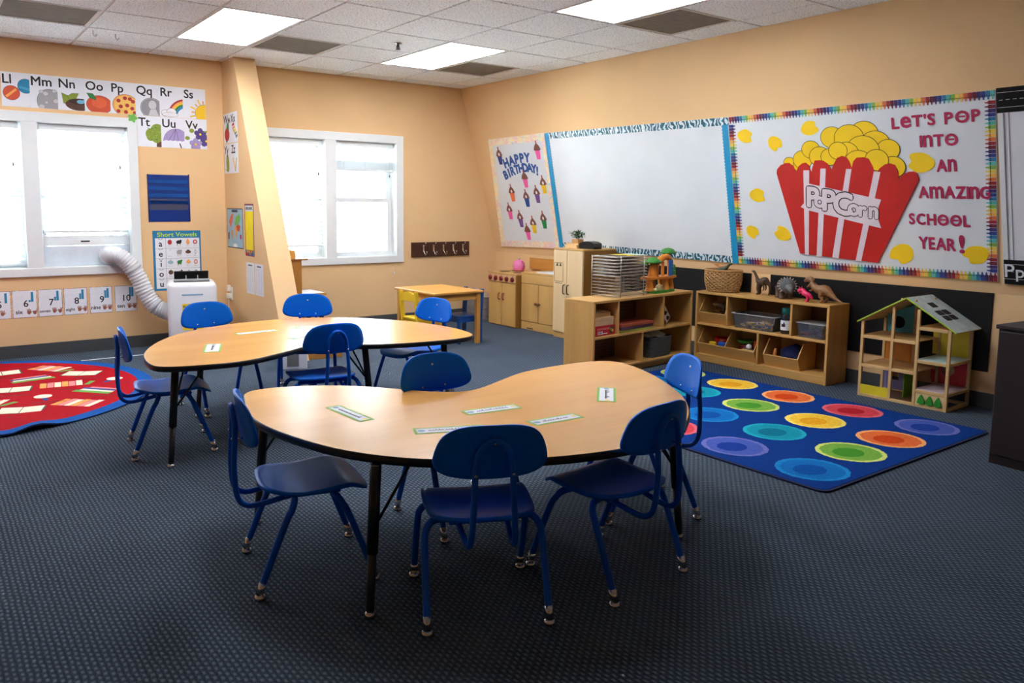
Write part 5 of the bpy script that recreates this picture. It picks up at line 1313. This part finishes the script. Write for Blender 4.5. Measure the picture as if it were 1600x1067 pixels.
tag(b.build('toy_dinosaur', None, on2(1.03, .13, ZS+.0045, -8)), 'tan brown roaring toy dinosaur with a long tail at the right end of the shelf', 'toy dinosaur', 'dinosaurs on the low shelf')
PK = mat('dino hot pink', (226, 40, 100), .35, vary=.2, scale=30)
b = MB().vtube([(.05, 0, .03), (.02, 0, .05), (-.01, 0, .062), (-.035, 0, .085), (-.055, 0, .082), (-.072, 0, .072)], [.006, .018, .020, .016, .016, .006], PK, 10)
b.vtube([(-.04, 0, .072), (-.060, 0, .058)], [.010, .004], PK, 6)
for y in (.012, -.012): b.vtube([(.01, y, .05), (.016, y, .025), (.004, y, .0)], [.010, .007, .008], PK, 6); b.vtube([(-.02, y, .06), (-.032, y, .045)], [.005, .002], PK, 6); b.tube([(-.045, y, .095), (-.052, y*1.6, .112)], [.005, .001], PK, 6)
tag(b.build('toy_dinosaur', None, on2(.968, .06, ZS+.001, 0)), 'small hot pink toy dinosaur in front of the roaring brown one', 'toy dinosaur', 'dinosaurs on the low shelf')

# ================================================================== AIR CONDITIONER
ACW = mat('white appliance plastic', (226, 229, 234), .35, vary=.015)
A = at(1.935, 6.975, 0, -14)
t = thing('portable_air_conditioner', 'white portable air conditioner with a ribbed hose to the left window', 'air conditioner', A)
MB().box((-.20, -.18, .03), (.20, .18, .62), ACW, .045).box((-.19, -.17, .0), (.19, .17, .08), ACW, .02).build('body', t)
BK = mat('black vent slot', (12, 12, 13), .3)
MB().box((-.145, -.125, .612), (.145, .02, .6235), BK, .002).build('vent_slot', t)
R = Matrix.Rotation(math.radians(-62), 3, 'X')
f = MB().box((-.14, -.06, .656), (.14, .05, .662), BK, .002, R).build('vent_flap', t)
m = MB().box((-.146, -.072, .622), (.146, -.058, .642), mat('grey louvre', (180, 184, 188), .4), .003); m.build('louvre', t)
for x in (-.045, .05): MB().box((x-.004, -.064, .640), (x+.004, -.052, .672), mat('grey louvre', (180, 184, 188), .4), .001).build('louvre_pin', t)
m = MB().box((-.085, -.1815, .510), (.085, -.180, .522), paint('pale blue logo', (130, 176, 206), .4)); m.build('badge', t)
m = MB().box((-.085, -.1812, .215), (.075, -.180, .440), paint('energy label yellow', (240, 208, 16), .5)); lb_ = m.build('energy_label', t)
m = MB(frame((0, -.1814, 0), (1, 0, 0), (0, 0, 1))).textfit('ENERGYGUIDE', -.078, .068, .408, .018, INK, .0002, .03).text('*', -.004, .375, .022, INK, .0002, .03).box((-.05, .335, .0001), (.05, .3365, .0003), INK).text('COST', -.02, .30, .014, INK, .0002, .02)
for k in range(4): m.box((-.06, .24+.013*k, .0001), (.05-.012*k, .2415+.013*k, .0003), INK)
m.build('lettering', lb_)
HOSE = mat('white ribbed hose', (214, 217, 222), .5, vary=.02)
inv = A.inverted()
path = cat([tuple(inv @ Vector(p)) for p in [(1.385, 7.462, .835), (1.40, 7.375, .838), (1.455, 7.345, .815), (1.525, 7.335, .735), (1.585, 7.325, .62), (1.635, 7.31, .49), (1.70, 7.285, .385), (1.79, 7.235, .33), (1.86, 7.14, .315)]], 14)
path = path[:-1]+[tuple(inv @ Vector((1.87, 7.12, .315)))]
rad = [.0735 if k % 3 else .0630 for k in range(len(path))]
MB().tube(path, rad, HOSE, 22).build('exhaust_hose', t)
for k in (44, 84):
    if k+3 < len(path): MB().tube(path[k:k+3], .0765, mat('grey hose joint', (186, 190, 194), .5), 22).build('hose_coupling', t)

# ================================================================== PLAY KITCHEN along the right wall (x runs towards the camera, y to the wall)
KB = wood('kitchen birch', (204, 162, 96), .84, .4, 'Z', 1.8); KP = wood('kitchen pale maple', (222, 196, 152), .92, .4, 'Z', 1.6); KD = wood('kitchen side panel', (150, 106, 44), .8, .4, 'Z', 2)
SEAM = mat('dark door gap', (40, 26, 14), .8)
def K(y, x=5.12): return Matrix.Translation((x, y, 0)) @ Matrix.Rotation(math.radians(-90), 4, 'Z')
def door(t, x0, x1, z0, z1, m, handle=None, hm=None, knob=None, name='door'):
    d = MB().box((x0+.002, -.012, z0+.002), (x1-.002, .006, z1-.002), m, .003).build(name, t)
    if handle is not None:
        x, za, zb = handle
        MB().tube([(x, -.012, za), (x, -.034, za+.006), (x, -.036, za+.02), (x, -.036, zb-.02), (x, -.034, zb-.006), (x, -.012, zb)], .0055, hm, 8).build('handle', d)
    if knob is not None:
        MB(frame((knob[0], -.012, knob[1]), (1, 0, 0), (0, 0, 1))).lathe([(.006, 0), (.006, .012), (.014, .016), (.015, .024), (.010, .030), (.002, .031)], hm, 14).build('knob', d)
RKN = paint('dark red knob', (120, 20, 24), .35); COP = mat('copper brown handle', (140, 66, 44), .4)
t = thing('play_stove', 'wooden play stove with five red knobs and two doors, left unit of the play kitchen', 'play stove', K(6.925), 'play kitchen units')
MB().box((0, .006, .0), (.49, .40, .560), KB, .003).build('body', t)
MB().box((-.004, -.014, .558), (.494, .405, .575), KB, .003).build('top', t)
MB().box((.478, -.012, 0), (.4925, .40, .558), KD, .002).build('side_panel', t)
cp = MB().box((.004, -.014, .474), (.476, .006, .556), wood('kitchen control panel', (214, 172, 128), .9, .4, 'X'), .003).build('control_panel', t)
for k in range(5):
    x = .040+k*.097
    MB(frame((x, -.014, .512), (1, 0, 0), (0, 0, 1))).lathe([(.026, 0), (.026, .010), (.020, .018), (.004, .020)], RKN, 20).box((-.004, -.022, .018), (.004, .022, .026), RKN, .002).build('knob', cp)
    MB(frame((x, -.0143, .545), (1, 0, 0), (0, 0, 1))).disc(0, 0, .004, .004, -.0003, .0003, INK, 8).build('dial_mark', cp)
door(t, .004, .238, .006, .470, KB, (.205, .285, .355), COP); door(t, .242, .476, .006, .470, KB, (.275, .285, .355), COP)
for x, y in ((.12, .12), (.36, .12), (.12, .29)): MB().lathe([(.060, .5752), (.062, .577), (.040, .5772), (.020, .577)], BLACK, 24, (x, y)).build('burner', t)
t = thing('toy_kettle', 'pink toy kettle with a small silver knob on the play stove', 'kettle', K(6.925) @ at(.19, .26, .5775) @ Matrix.Rotation(math.radians(0), 4, 'Z'))
PKK = mat('pink enamel', (222, 120, 176), .3)
MB().lathe([(.045, 0), (.060, .012), (.068, .045), (.062, .085), (.045, .112), (.028, .122), (.010, .126)], PKK, 24).build('body', t)
MB().lathe([(.012, .124), (.006, .134), (.010, .142), (.006, .150), (.001, .151)], CHROME, 12).build('lid_knob', t)
MB().vtube([(-.055, 0, .05), (-.080, 0, .075), (-.088, 0, .100)], [.016, .011, .009], PKK, 8).build('spout', t)
MB().tube(cat([(.05, 0, .105), (.085, 0, .095), (.092, 0, .06), (.064, 0, .03)], 5), .006, mat('rose handle', (170, 70, 116), .4), 8).build('handle', t)
t = thing('play_sink', 'wooden play sink cabinet with a white basin and backboard, middle unit of the play kitchen', 'play sink', K(6.425, 5.175), 'play kitchen units')
MB().box((0, .006, .0), (.572, .36, .585), KB, .003).build('body', t)
MB().box((-.003, -.012, .585), (.575, .365, .600), KB, .003).build('top', t)
MB().box((.004, -.012, .486), (.568, .006, .583), wood('kitchen rail', (208, 166, 100), .85, .4, 'X'), .003).build('front_rail', t)
door(t, .004, .284, .088, .482, KB, None, mat('brown wooden knob', (110, 72, 36), .45), (.262, .285)); door(t, .288, .568, .088, .482, KB, None, mat('brown wooden knob', (110, 72, 36), .45), (.312, .285))
MB().box((.004, -.006, .0), (.568, .006, .084), wood('kitchen rail', (208, 166, 100), .85, .4, 'X'), .002).box((.10, -.0065, .012), (.20, -.0055, .022), SEAM).build('base_panel', t)
m = MB().box((.17, .05, .598), (.52, .062, .607), PAPER).box((.17, .268, .598), (.52, .28, .607), PAPER).box((.17, .062, .598), (.182, .268, .607), PAPER).box((.508, .062, .598), (.52, .268, .607), PAPER).box((.182, .062, .597), (.508, .268, .601), PAPER); m.build('basin', t)
MB().prism([(-.30, .600), (.40, .600), (.40, .742), (.20, .742), (.19, .722), (-.30, .722)], 0, .014, wood('kitchen backboard', (196, 140, 66), .8, .45, 'X'), frame((0, .362, 0), (1, 0, 0), (0, 0, 1))).build('backboard', t)
t = thing('play_refrigerator', 'tall pale wooden play refrigerator with two doors and black handles', 'play refrigerator', K(5.848), 'play kitchen units')
MB().box((0, .006, .0), (.418, .425, .868), KD, .003).build('body', t)
MB().box((-.003, -.012, .866), (.421, .428, .882), KB, .003).build('top', t)
d = MB().box((.003, -.014, .060), (.194, .006, .864), KP, .003).build('door', t)
hb_ = mat('black pull', (24, 22, 20), .35)
MB().tube([(.170, -.014, .44), (.170, -.036, .446), (.170, -.038, .46), (.170, -.038, .51), (.170, -.036, .524), (.170, -.014, .53)], .0055, hb_, 8).build('handle', d)
m = MB(frame((0, -.0142, 0), (1, 0, 0), (0, 0, 1)))
for a, b in (((.018, .555), (.146, .559)), ((.018, .737), (.146, .741)), ((.018, .555), (.022, .741)), ((.142, .555), (.146, .741))): m.box((a[0], a[1], 0), (b[0], b[1], .0004), SEAM)
for x in (.058, .106): m.prism([(x-.020, .708), (x+.020, .708), (x+.008, .722), (x+.005, .737), (x-.005, .737), (x-.008, .722)], 0, .0005, SEAM)
for k in range(9): m.box((.030+k*.012, .537, 0), (.037+k*.012, .543+.002*(k % 3), .0004), SEAM)
m.build('dispenser_print', d)
d = MB().box((.200, -.014, .060), (.415, .006, .864), KP, .003).build('door', t)
MB().tube([(.226, -.014, .44), (.226, -.036, .446), (.226, -.038, .46), (.226, -.038, .51), (.226, -.036, .524), (.226, -.014, .53)], .0055, hb_, 8).build('handle', d)
MB().box((.004, -.002, .0), (.414, .006, .056), KB, .002).build('base_panel', t)

# on the refrigerator
def onf(x, y, z, deg=0): return K(5.848) @ at(x, y, .8825+z, deg)
for k, (lb, c) in enumerate((('thick tan book at the bottom of the stack on the play refrigerator', (226, 186, 120)), ('thin cream book in the middle of the stack on the play refrigerator', (236, 214, 160)), ('tan book on top of the stack under the small plant', (214, 178, 116)))):
    t = thing('book', lb, 'book', onf(.145+.006*k, .14, .0165*k+.0002*k, (2, -3, 4)[k]), 'books under the plant')
    MB().box((-.085, -.065, .0), (.085, .065, .0022), paint('book cover %d' % k, c, .5)).box((-.085, -.065, .0140), (.085, .065, .0162), paint('book cover %d' % k, c, .5)).box((.081, -.065, .0022), (.085, .065, .0140), paint('book cover %d' % k, c, .5)).build('cover', t)
    MB().box((-.081, -.061, .0022), (.081, .061, .0140), paint('cream pages', (226, 200, 146))).build('pages', t)
t = thing('potted_plant', 'small bushy green plant in a wooden pot on a stack of books', 'plant', onf(.175, .14, .0505))
MB().box((-.045, -.038, 0), (.045, .038, .038), wood('pot wood', (204, 156, 92), .8, .5, 'X'), .004).build('pot', t)
LF = mat('dark green leaf', (44, 92, 48), .5, vary=.35, scale=40); m = MB(); rr = random.Random(8)
for k in range(150):
    a = rr.uniform(0, 6.28); r = rr.uniform(.0, .070); z = .045+rr.uniform(0, .075)*(1-.25*r/.07); x, y = r*math.cos(a), r*.8*math.sin(a); s = rr.uniform(.012, .020); d = rr.uniform(0, 6.28); tl = rr.uniform(-.4, .9)
    p = [(x, y, z), (x+s*math.cos(d)-s*.5*math.sin(d), y+s*math.sin(d)+s*.5*math.cos(d), z+s*tl), (x+2*s*math.cos(d), y+2*s*math.sin(d), z+1.7*s*tl+.002), (x+s*math.cos(d)+s*.5*math.sin(d), y+s*math.sin(d)-s*.5*math.cos(d), z+s*tl)]
    q = [(u, v, w_-.0012) for u, v, w_ in p]; m.add(p+q, [(0, 1, 2, 3), (7, 6, 5, 4), (0, 4, 5, 1), (1, 5, 6, 2), (2, 6, 7, 3), (3, 7, 4, 0)], LF)
for k in range(10): a = k*.628; m.tube([(.01*math.cos(a), .01*math.sin(a), .036), (.045*math.cos(a), .036*math.sin(a), .085)], .0014, LF, 5)
m.build('leaves', t)
t = thing('speaker', 'black rounded speaker on the play refrigerator beside the plant', 'speaker', onf(.325, .17, 0, 8))
MB().prism([(-.085, 0), (.085, 0), (.092, .02), (.088, .052), (.05, .068), (0, .073), (-.05, .068), (-.088, .052), (-.092, .02)], -.06, .06, mat('black speaker shell', (18, 20, 26), .3), frame((0, 0, .0), (1, 0, 0), (0, 0, 1))).build('body', t)
MB().prism([(-.075, .01), (.075, .01), (.080, .046), (.045, .060), (-.045, .060), (-.080, .046)], .06, .063, mat('black speaker cloth', (10, 10, 12), .8), frame((0, 0, .0), (1, 0, 0), (0, 0, 1))).build('grille', t)

# ================================================================== PINE TABLE, WOODEN CHAIRS, TOY TUB
t = thing('pine_table', 'small honey pine table between a yellow and a blue wooden chair in the far corner', 'table', at(4.01, 6.24, 0, 2))
MB().box((-.275, -.345, .480), (.275, .345, .502), HONEY, .005).build('tabletop', t)
for y in (-.305, .290): MB().box((-.22, y, .415), (.22, y+.015, .480), HONEY).build('apron', t)
for x in (-.235, .220): MB().box((x, -.29, .415), (x+.015, .29, .480), HONEY).build('apron', t)
for x in (-1, 1):
    for y in (-1, 1): MB().box((x*.235-.021, y*.305-.021, 0), (x*.235+.021, y*.305+.021, .480), wood('honey pine leg', (222, 164, 84), .75, .4, 'Z', 2.5), .004).build('leg', t)
def kid_chair(name, label, M, c):
    m = mat(name, c, .4, vary=.04); t = thing('wooden_chair', label, 'chair', M, 'small painted wooden chairs')
    MB().box((-.135, -.01, .245), (.135, .255, .262), m, .004).build('seat', t)
    MB().box((-.115, .005, .20), (.115, .020, .245), m).box((-.115, .22, .20), (.115, .235, .245), m).box((-.125, .02, .20), (-.11, .22, .245), m).box((.11, .02, .20), (.125, .22, .245), m).build('apron', t)
    for s in (-1, 1):
        MB().box((s*.125-.016, -.022, 0), (s*.125+.016, .012, .245), m, .003).prism([(-.022, .24), (.012, .24), (-.012, .505), (-.040, .505)], s*.125-.016, s*.125+.016, m, frame((0, 0, 0), (0, 1, 0), (0, 0, 1))).build('back_post', t)
        MB().box((s*.12-.014, .225, 0), (s*.12+.014, .253, .245), m, .003).build('front_leg', t)
    MB().prism([(-.112, .415), (.112, .415), (.112, .475), (.06, .495), (0, .502), (-.06, .495), (-.112, .475)], -.004, .012, m, frame((0, -.020, 0), (1, 0, 0), (0, 0, 1))).build('back_rail', t)
kid_chair('yellow chair paint', 'small yellow wooden chair pushed in at the left side of the pine table', at(3.665, 6.17, 0, -88), (228, 190, 44))
kid_chair('blue chair paint', 'small dark blue wooden chair pushed in at the right side of the pine table', at(4.306, 6.11, 0, 92), (14, 76, 150))
t = thing('toy_tub', 'clear plastic tub of toys on the floor beside the play stove', 'tub', at(5.20, 7.18, 0, -3))
TUBP = clear('cloudy tub plastic', (232, 232, 236), .2, .25)
m = MB(); o = rrect(-.17, -.17, .17, .17, .03, 3); n = len(o); vs_ = []
for z, k in ((0, .86), (.27, 1), (.27, .98), (.004, .84)): vs_ += [(x*k, y*k, z) for x, y in o]
m.add(vs_, [(r*n+j, r*n+(j+1) % n, (r+1)*n+(j+1) % n, (r+1)*n+j) for r in range(3) for j in range(n)]+[tuple(reversed(range(n))), tuple(3*n+j for j in range(n))], TUBP); m.build('body', t)
MB().prism(rrect(-.178, -.178, .178, .178, .03, 3), .271, .282, MILK).build('lid', t)
rr = random.Random(3)
for k, (x, y, z, c, s, ds) in enumerate(((-.005, -.05, .065, (222, 130, 84), .052, 'orange toy ball at the front of the clear tub'), (-.095, -.075, .045, (70, 84, 140), .032, 'blue toy ball low in the clear tub'), (.092, -.090, .05, (200, 150, 120), .028, 'beige toy ball at the right of the clear tub'), (-.01, .05, .05, (150, 60, 60), .04, 'dark red toy ball at the back of the clear tub'), (.0, -.02, .145, (214, 140, 110), .04, 'salmon toy ball on top of the others in the clear tub'))):
    tag(MB().ball((0, 0, 0), s, paint('tub toy %d' % k, c, .5), 12).build('toy_ball', None, at(5.20+x, 7.18+y, z)), ds, 'ball', 'toy balls in the tub')

# desk, box and drawer behind the partition; things under the far table
t = thing('side_table', 'low table with a white top and wooden front behind the slanted partition', 'table', at(2.93, 7.20, 0))
MB().box((-.31, -.17, .418), (.29, .20, .436), PAPER, .003).box((-.315, -.178, .412), (.295, -.168, .437), HONEY, .002).build('tabletop', t)
MB().box((-.29, -.165, .31), (.25, -.150, .412), OAK, .002).build('front_panel', t)
for x in (-.28, .24):
    for y in (-.15, .16): MB().box((x, y, 0), (x+.035, y+.035, .412), BLACK, .003).build('leg', t)
MB().box((-.02, -.02, .4365), (.10, .06, .4385), INK).build('inset', t)
t = thing('wooden_cabinet', 'upright golden oak box with an overhanging top on the low table behind the partition', 'cabinet', at(2.875, 7.17, .439, 0))
MB().box((-.13, -.13, 0), (.105, .15, .320), OAK, .002).build('body', t); MB().box((-.14, -.145, .320), (.165, .16, .333), wood('oak top', (170, 112, 50), .8, .4, 'X'), .002).build('top', t)
t = thing('wooden_tray', 'small open honey coloured wooden tray on top of the oak box', 'tray', at(2.85, 7.17, .7725))
for a, b in (((-.085, -.09, 0), (.085, -.08, .078)), ((-.085, .08, 0), (.085, .09, .078)), ((-.085, -.08, 0), (-.076, .08, .078)), ((.076, -.08, 0), (.085, .08, .078))): MB().box(a, b, HONEY).build('side_panel', t)
MB().box((-.076, -.08, 0), (.076, .08, .008), HONEY).build('floor_panel', t)
t = thing('floor_box', 'white and grey box standing on the carpet under the far table', 'box', at(2.375, 5.83, 0, -22))
MB().box((-.115, -.07, 0), (.115, .08, .155), PAPER, .003).build('box', t); MB().box((-.04, -.0715, .02), (.05, -.0695, .135), mat('grey box print', (116, 120, 120), .7)).build('print', t)
t = thing('low_crate', 'low golden wooden crate on the carpet behind the white box under the far table', 'crate', at(2.74, 6.13, 0, -6))
for a, b in (((-.17, -.10, 0), (.17, -.085, .13)), ((-.17, .085, 0), (.17, .10, .13)), ((-.17, -.085, 0), (-.155, .085, .13)), ((.155, -.085, 0), (.17, .085, .13))): MB().box(a, b, OAK, .002).build('side_panel', t)
MB().box((-.155, -.085, .002), (.155, .085, .012), OAK).build('floor_panel', t)

# ================================================================== DOLLHOUSE (x runs towards the camera along its open front, y to the wall)
DH = K(2.800, 5.252); DW = wood('dollhouse pine', (216, 184, 128), .84, .45, 'Z', 2.5)
t = thing('dollhouse', 'open wooden dollhouse with coloured rooms and a printed blue roof, before the black panel', 'dollhouse', DH)
W, D, EV, RG, MX = .580, .322, .530, .708, .375
ps = .019
def post(x, y, z0, z1): MB().box((x, y, z0), (x+ps, y+ps, z1), DW, .002).build('post', t)
roofz = lambda x: EV-.004+(RG-EV-.008)*(1-abs(x-.295)/.295) - .006
for y in (0, D-ps):
    for x in (0, .205, MX-ps/2, W-ps): post(x, y, 0, roofz(x+ps/2)-.006)
def rail(a, b): MB().box(a, b, DW, .002).build('rail', t)
for y in (0, D-ps):
    for z in (.0, .205, .405):
        rail((ps, y, z), (.205, y+ps, z+.02)); rail((.205+ps, y, z), (MX-ps/2, y+ps, z+.02))
    for z in (.0, .095, .290, .505): rail((MX+ps/2, y, z), (W-ps, y+ps, z+.02))
for x in (0, W-ps):
    for z in ((.0, .205, .405) if x == 0 else (.0, .095, .290, .505)): rail((x, ps, z), (x+ps, D-ps, z+.02))
def floor_(x0, x1, z, m): MB().box((x0, ps*.5, z), (x1, D-ps*.5, z+.006), m).build('floor_board', t)
FLB = wood('dollhouse floor', (196, 156, 98), .8, .45, 'X', 3)
floor_(ps*.5, MX, .222, FLB); floor_(ps*.5, MX, .422, FLB); floor_(MX, W-ps*.5, .112, mat('pale striped floor', (196, 180, 190), .5)); floor_(MX, W-ps*.5, .307, mat('pale blue floor', (176, 206, 206), .5)); floor_(MX, W-ps*.5, .522, FLB); floor_(ps*.5, MX, .006, mat('brown floor', (110, 78, 52), .5))
def panel(x0, x1, z0, z1, m, hole=None, name='back_panel'):
    y0, y1 = D-.012, D-.007; mb = MB()
    F = frame((0, y1, 0), (1, 0, 0), (0, 0, 1))
    if hole:
        cx, cz, r = hole; outer = []; inner = []
        for k in range(32):
            a = 2*math.pi*k/32+math.pi/4; c, s = math.cos(a), math.sin(a); inner.append((cx+r*c, cz+r*s))
            tx = ((x1-cx)/c if c > 0 else (x0-cx)/c) if abs(c) > 1e-6 else 9; tz = ((z1-cz)/s if s > 0 else (z0-cz)/s) if abs(s) > 1e-6 else 9
            q = min(tx, tz); outer.append((cx+q*c, cz+q*s))
        vs_ = [F @ Vector((a, b, z)) for z in (0, .005) for L in (outer, inner) for a, b in L]
        fs = []
        for k in range(32):
            l = (k+1) % 32; fs += [(k, l, 32+l, 32+k), (64+k, 96+k, 96+l, 64+l), (32+k, 32+l, 96+l, 96+k), (k, 64+k, 64+l, l)]
        mb.add(vs_, fs, m)
    else: mb.box((x0, y0, z0), (x1, y1, z1), m)
    mb.build(name, t)
TQ = mat('turquoise printed panel', (66, 164, 190), .45, vary=.12, scale=30); ORP = mat('orange printed panel', (206, 130, 40), .45, vary=.08); LAV = mat('lavender printed panel', (130, 126, 180), .45); YLP = mat('yellow printed panel', (222, 204, 40), .45, vary=.08); RDP = mat('red printed panel', (176, 26, 36), .45); TAN = mat('tan panel', (206, 176, 132), .5)
panel(ps, .205, .428, .560, TQ, (.100, .497, .043)); MB().prism([(ps, .560), (.205, .560), (.205, .632), (.05, .560)], 0, .005, TQ, frame((0, D-.007, 0), (1, 0, 0), (0, 0, 1))).build('back_panel', t)
panel(ps, .205, .228, .405, ORP)
panel(ps, .070, .02, .205, LAV); panel(.125, .205, .02, .205, LAV); panel(.070, .125, .02, .085, LAV); panel(.070, .125, .150, .205, LAV)
panel(.335, W-ps, .313, .505, YLP)
panel(.335, W-ps, .118, .290, RDP, (.444, .214, .040))
MB().box((ps, .002, .02), (.205, .008, .082), YLP).build('fence_panel', t)
MB().box((.262, .09, .02), (.267, .215, .19), mat('green door panel', (126, 196, 50), .45)).build('green_panel', t)
MB().box((MX+ps/2, .004, .02), (W-ps, .009, .095), mat('pale garden panel', (222, 196, 146), .5)).build('garden_panel', t)
TG = mat('toy tree green', (40, 140, 40), .45)
for k in range(3):
    x = .425+k*.052
    MB(frame((x, .004, .024), (1, 0, 0), (0, 0, 1))).prism(cat([(-.020, .004), (-.008, .004), (-.006, 0), (.006, 0), (.008, .004), (.020, .004), (.021, .018), (.016, .036), (.008, .052), (0, .062), (-.008, .052), (-.016, .036), (-.021, .018)], 3, True), 0, .012, TG).build('toy_tree', t)
# roof: two boards, the right one printed with clouds and windows
RW = wood('roof pine', (222, 190, 130), .85, .45, 'X'); LIMEG = paint('lime edge', (160, 196, 60), .5)
CLOUD = mat('pale blue clouded roof print', (196, 214, 216), .5, vary=.18, scale=16)
def roof(x0, z0, x1, z1, mtop, name):
    d = Vector((x1-x0, z1-z0)); n_ = Vector((-d.y, d.x)).normalized(); n_ = n_ if n_.y > 0 else -n_
    F = frame((0, D+.012, 0), (1, 0, 0), (0, 0, 1))
    r = MB().prism([(x0, z0), (x1, z1), (x1+n_.x*.008, z1+n_.y*.008), (x0+n_.x*.008, z0+n_.y*.008)], 0, D+.024, RW, F).build(name, t)
    MB().prism([(x0, z0), (x1, z1), (x1+n_.x*.0085, z1+n_.y*.0085), (x0+n_.x*.0085, z0+n_.y*.0085)], D+.024, D+.027, LIMEG, F).build('roof_edge', r)
    L = d.length; dd = d.normalized()
    TF = frame((x0+n_.x*.008, -.012, z0+n_.y*.008), (dd.x, 0, dd.y), (0, 1, 0))
    if mtop:
        MB(TF).box((.0, .0, 0), (L, D+.024, .0012), mtop).build('roof_print', r)
        m = MB(TF)
        m.prism([(.075, .13), (.125, .13), (.125, .21), (.075, .21)], .0012, .0017, INK)
        for a in range(2):
            for b in range(2): m.prism(rrect(.155+a*.055, .085+b*.085, .203+a*.055, .163+b*.085, .010, 3), .0012, .0017, INK)
        m.build('roof_window_print', r)
    for k in (.12, .88): MB(TF).lathe([(.008, .0), (.008, .006), (.004, .014), (.001, .015)], DW, 10, (L*.12 if mtop else L*.88, (D+.024)*k)).build('peg', r)
roof(-.022, EV-.020, .295, RG-.006, None, 'roof_board')
roof(.295, RG-.006, .612, EV-.020, CLOUD, 'roof_board')

# ================================================================== DARK CABINET at the right edge
DKW = wood('espresso wood', (34, 15, 15), .7, .5, 'Z', 2.5)
t = thing('dark_cabinet', 'dark espresso brown cabinet cut by the right edge of the photo', 'cabinet', Matrix.Translation((4.385, 1.642, 0)) @ Matrix.Rotation(math.radians(-96), 4, 'Z'))
MB().box((.004, .006, .0), (.90, .42, .690), DKW, .003).build('body', t); MB().box((-.006, -.006, .690), (.91, .43, .712), DKW, .004).build('top', t)
MB().box((.012, -.004, .05), (.45, .006, .68), DKW, .003).build('door', t); MB().box((.456, -.004, .05), (.892, .006, .68), DKW, .003).build('door', t)
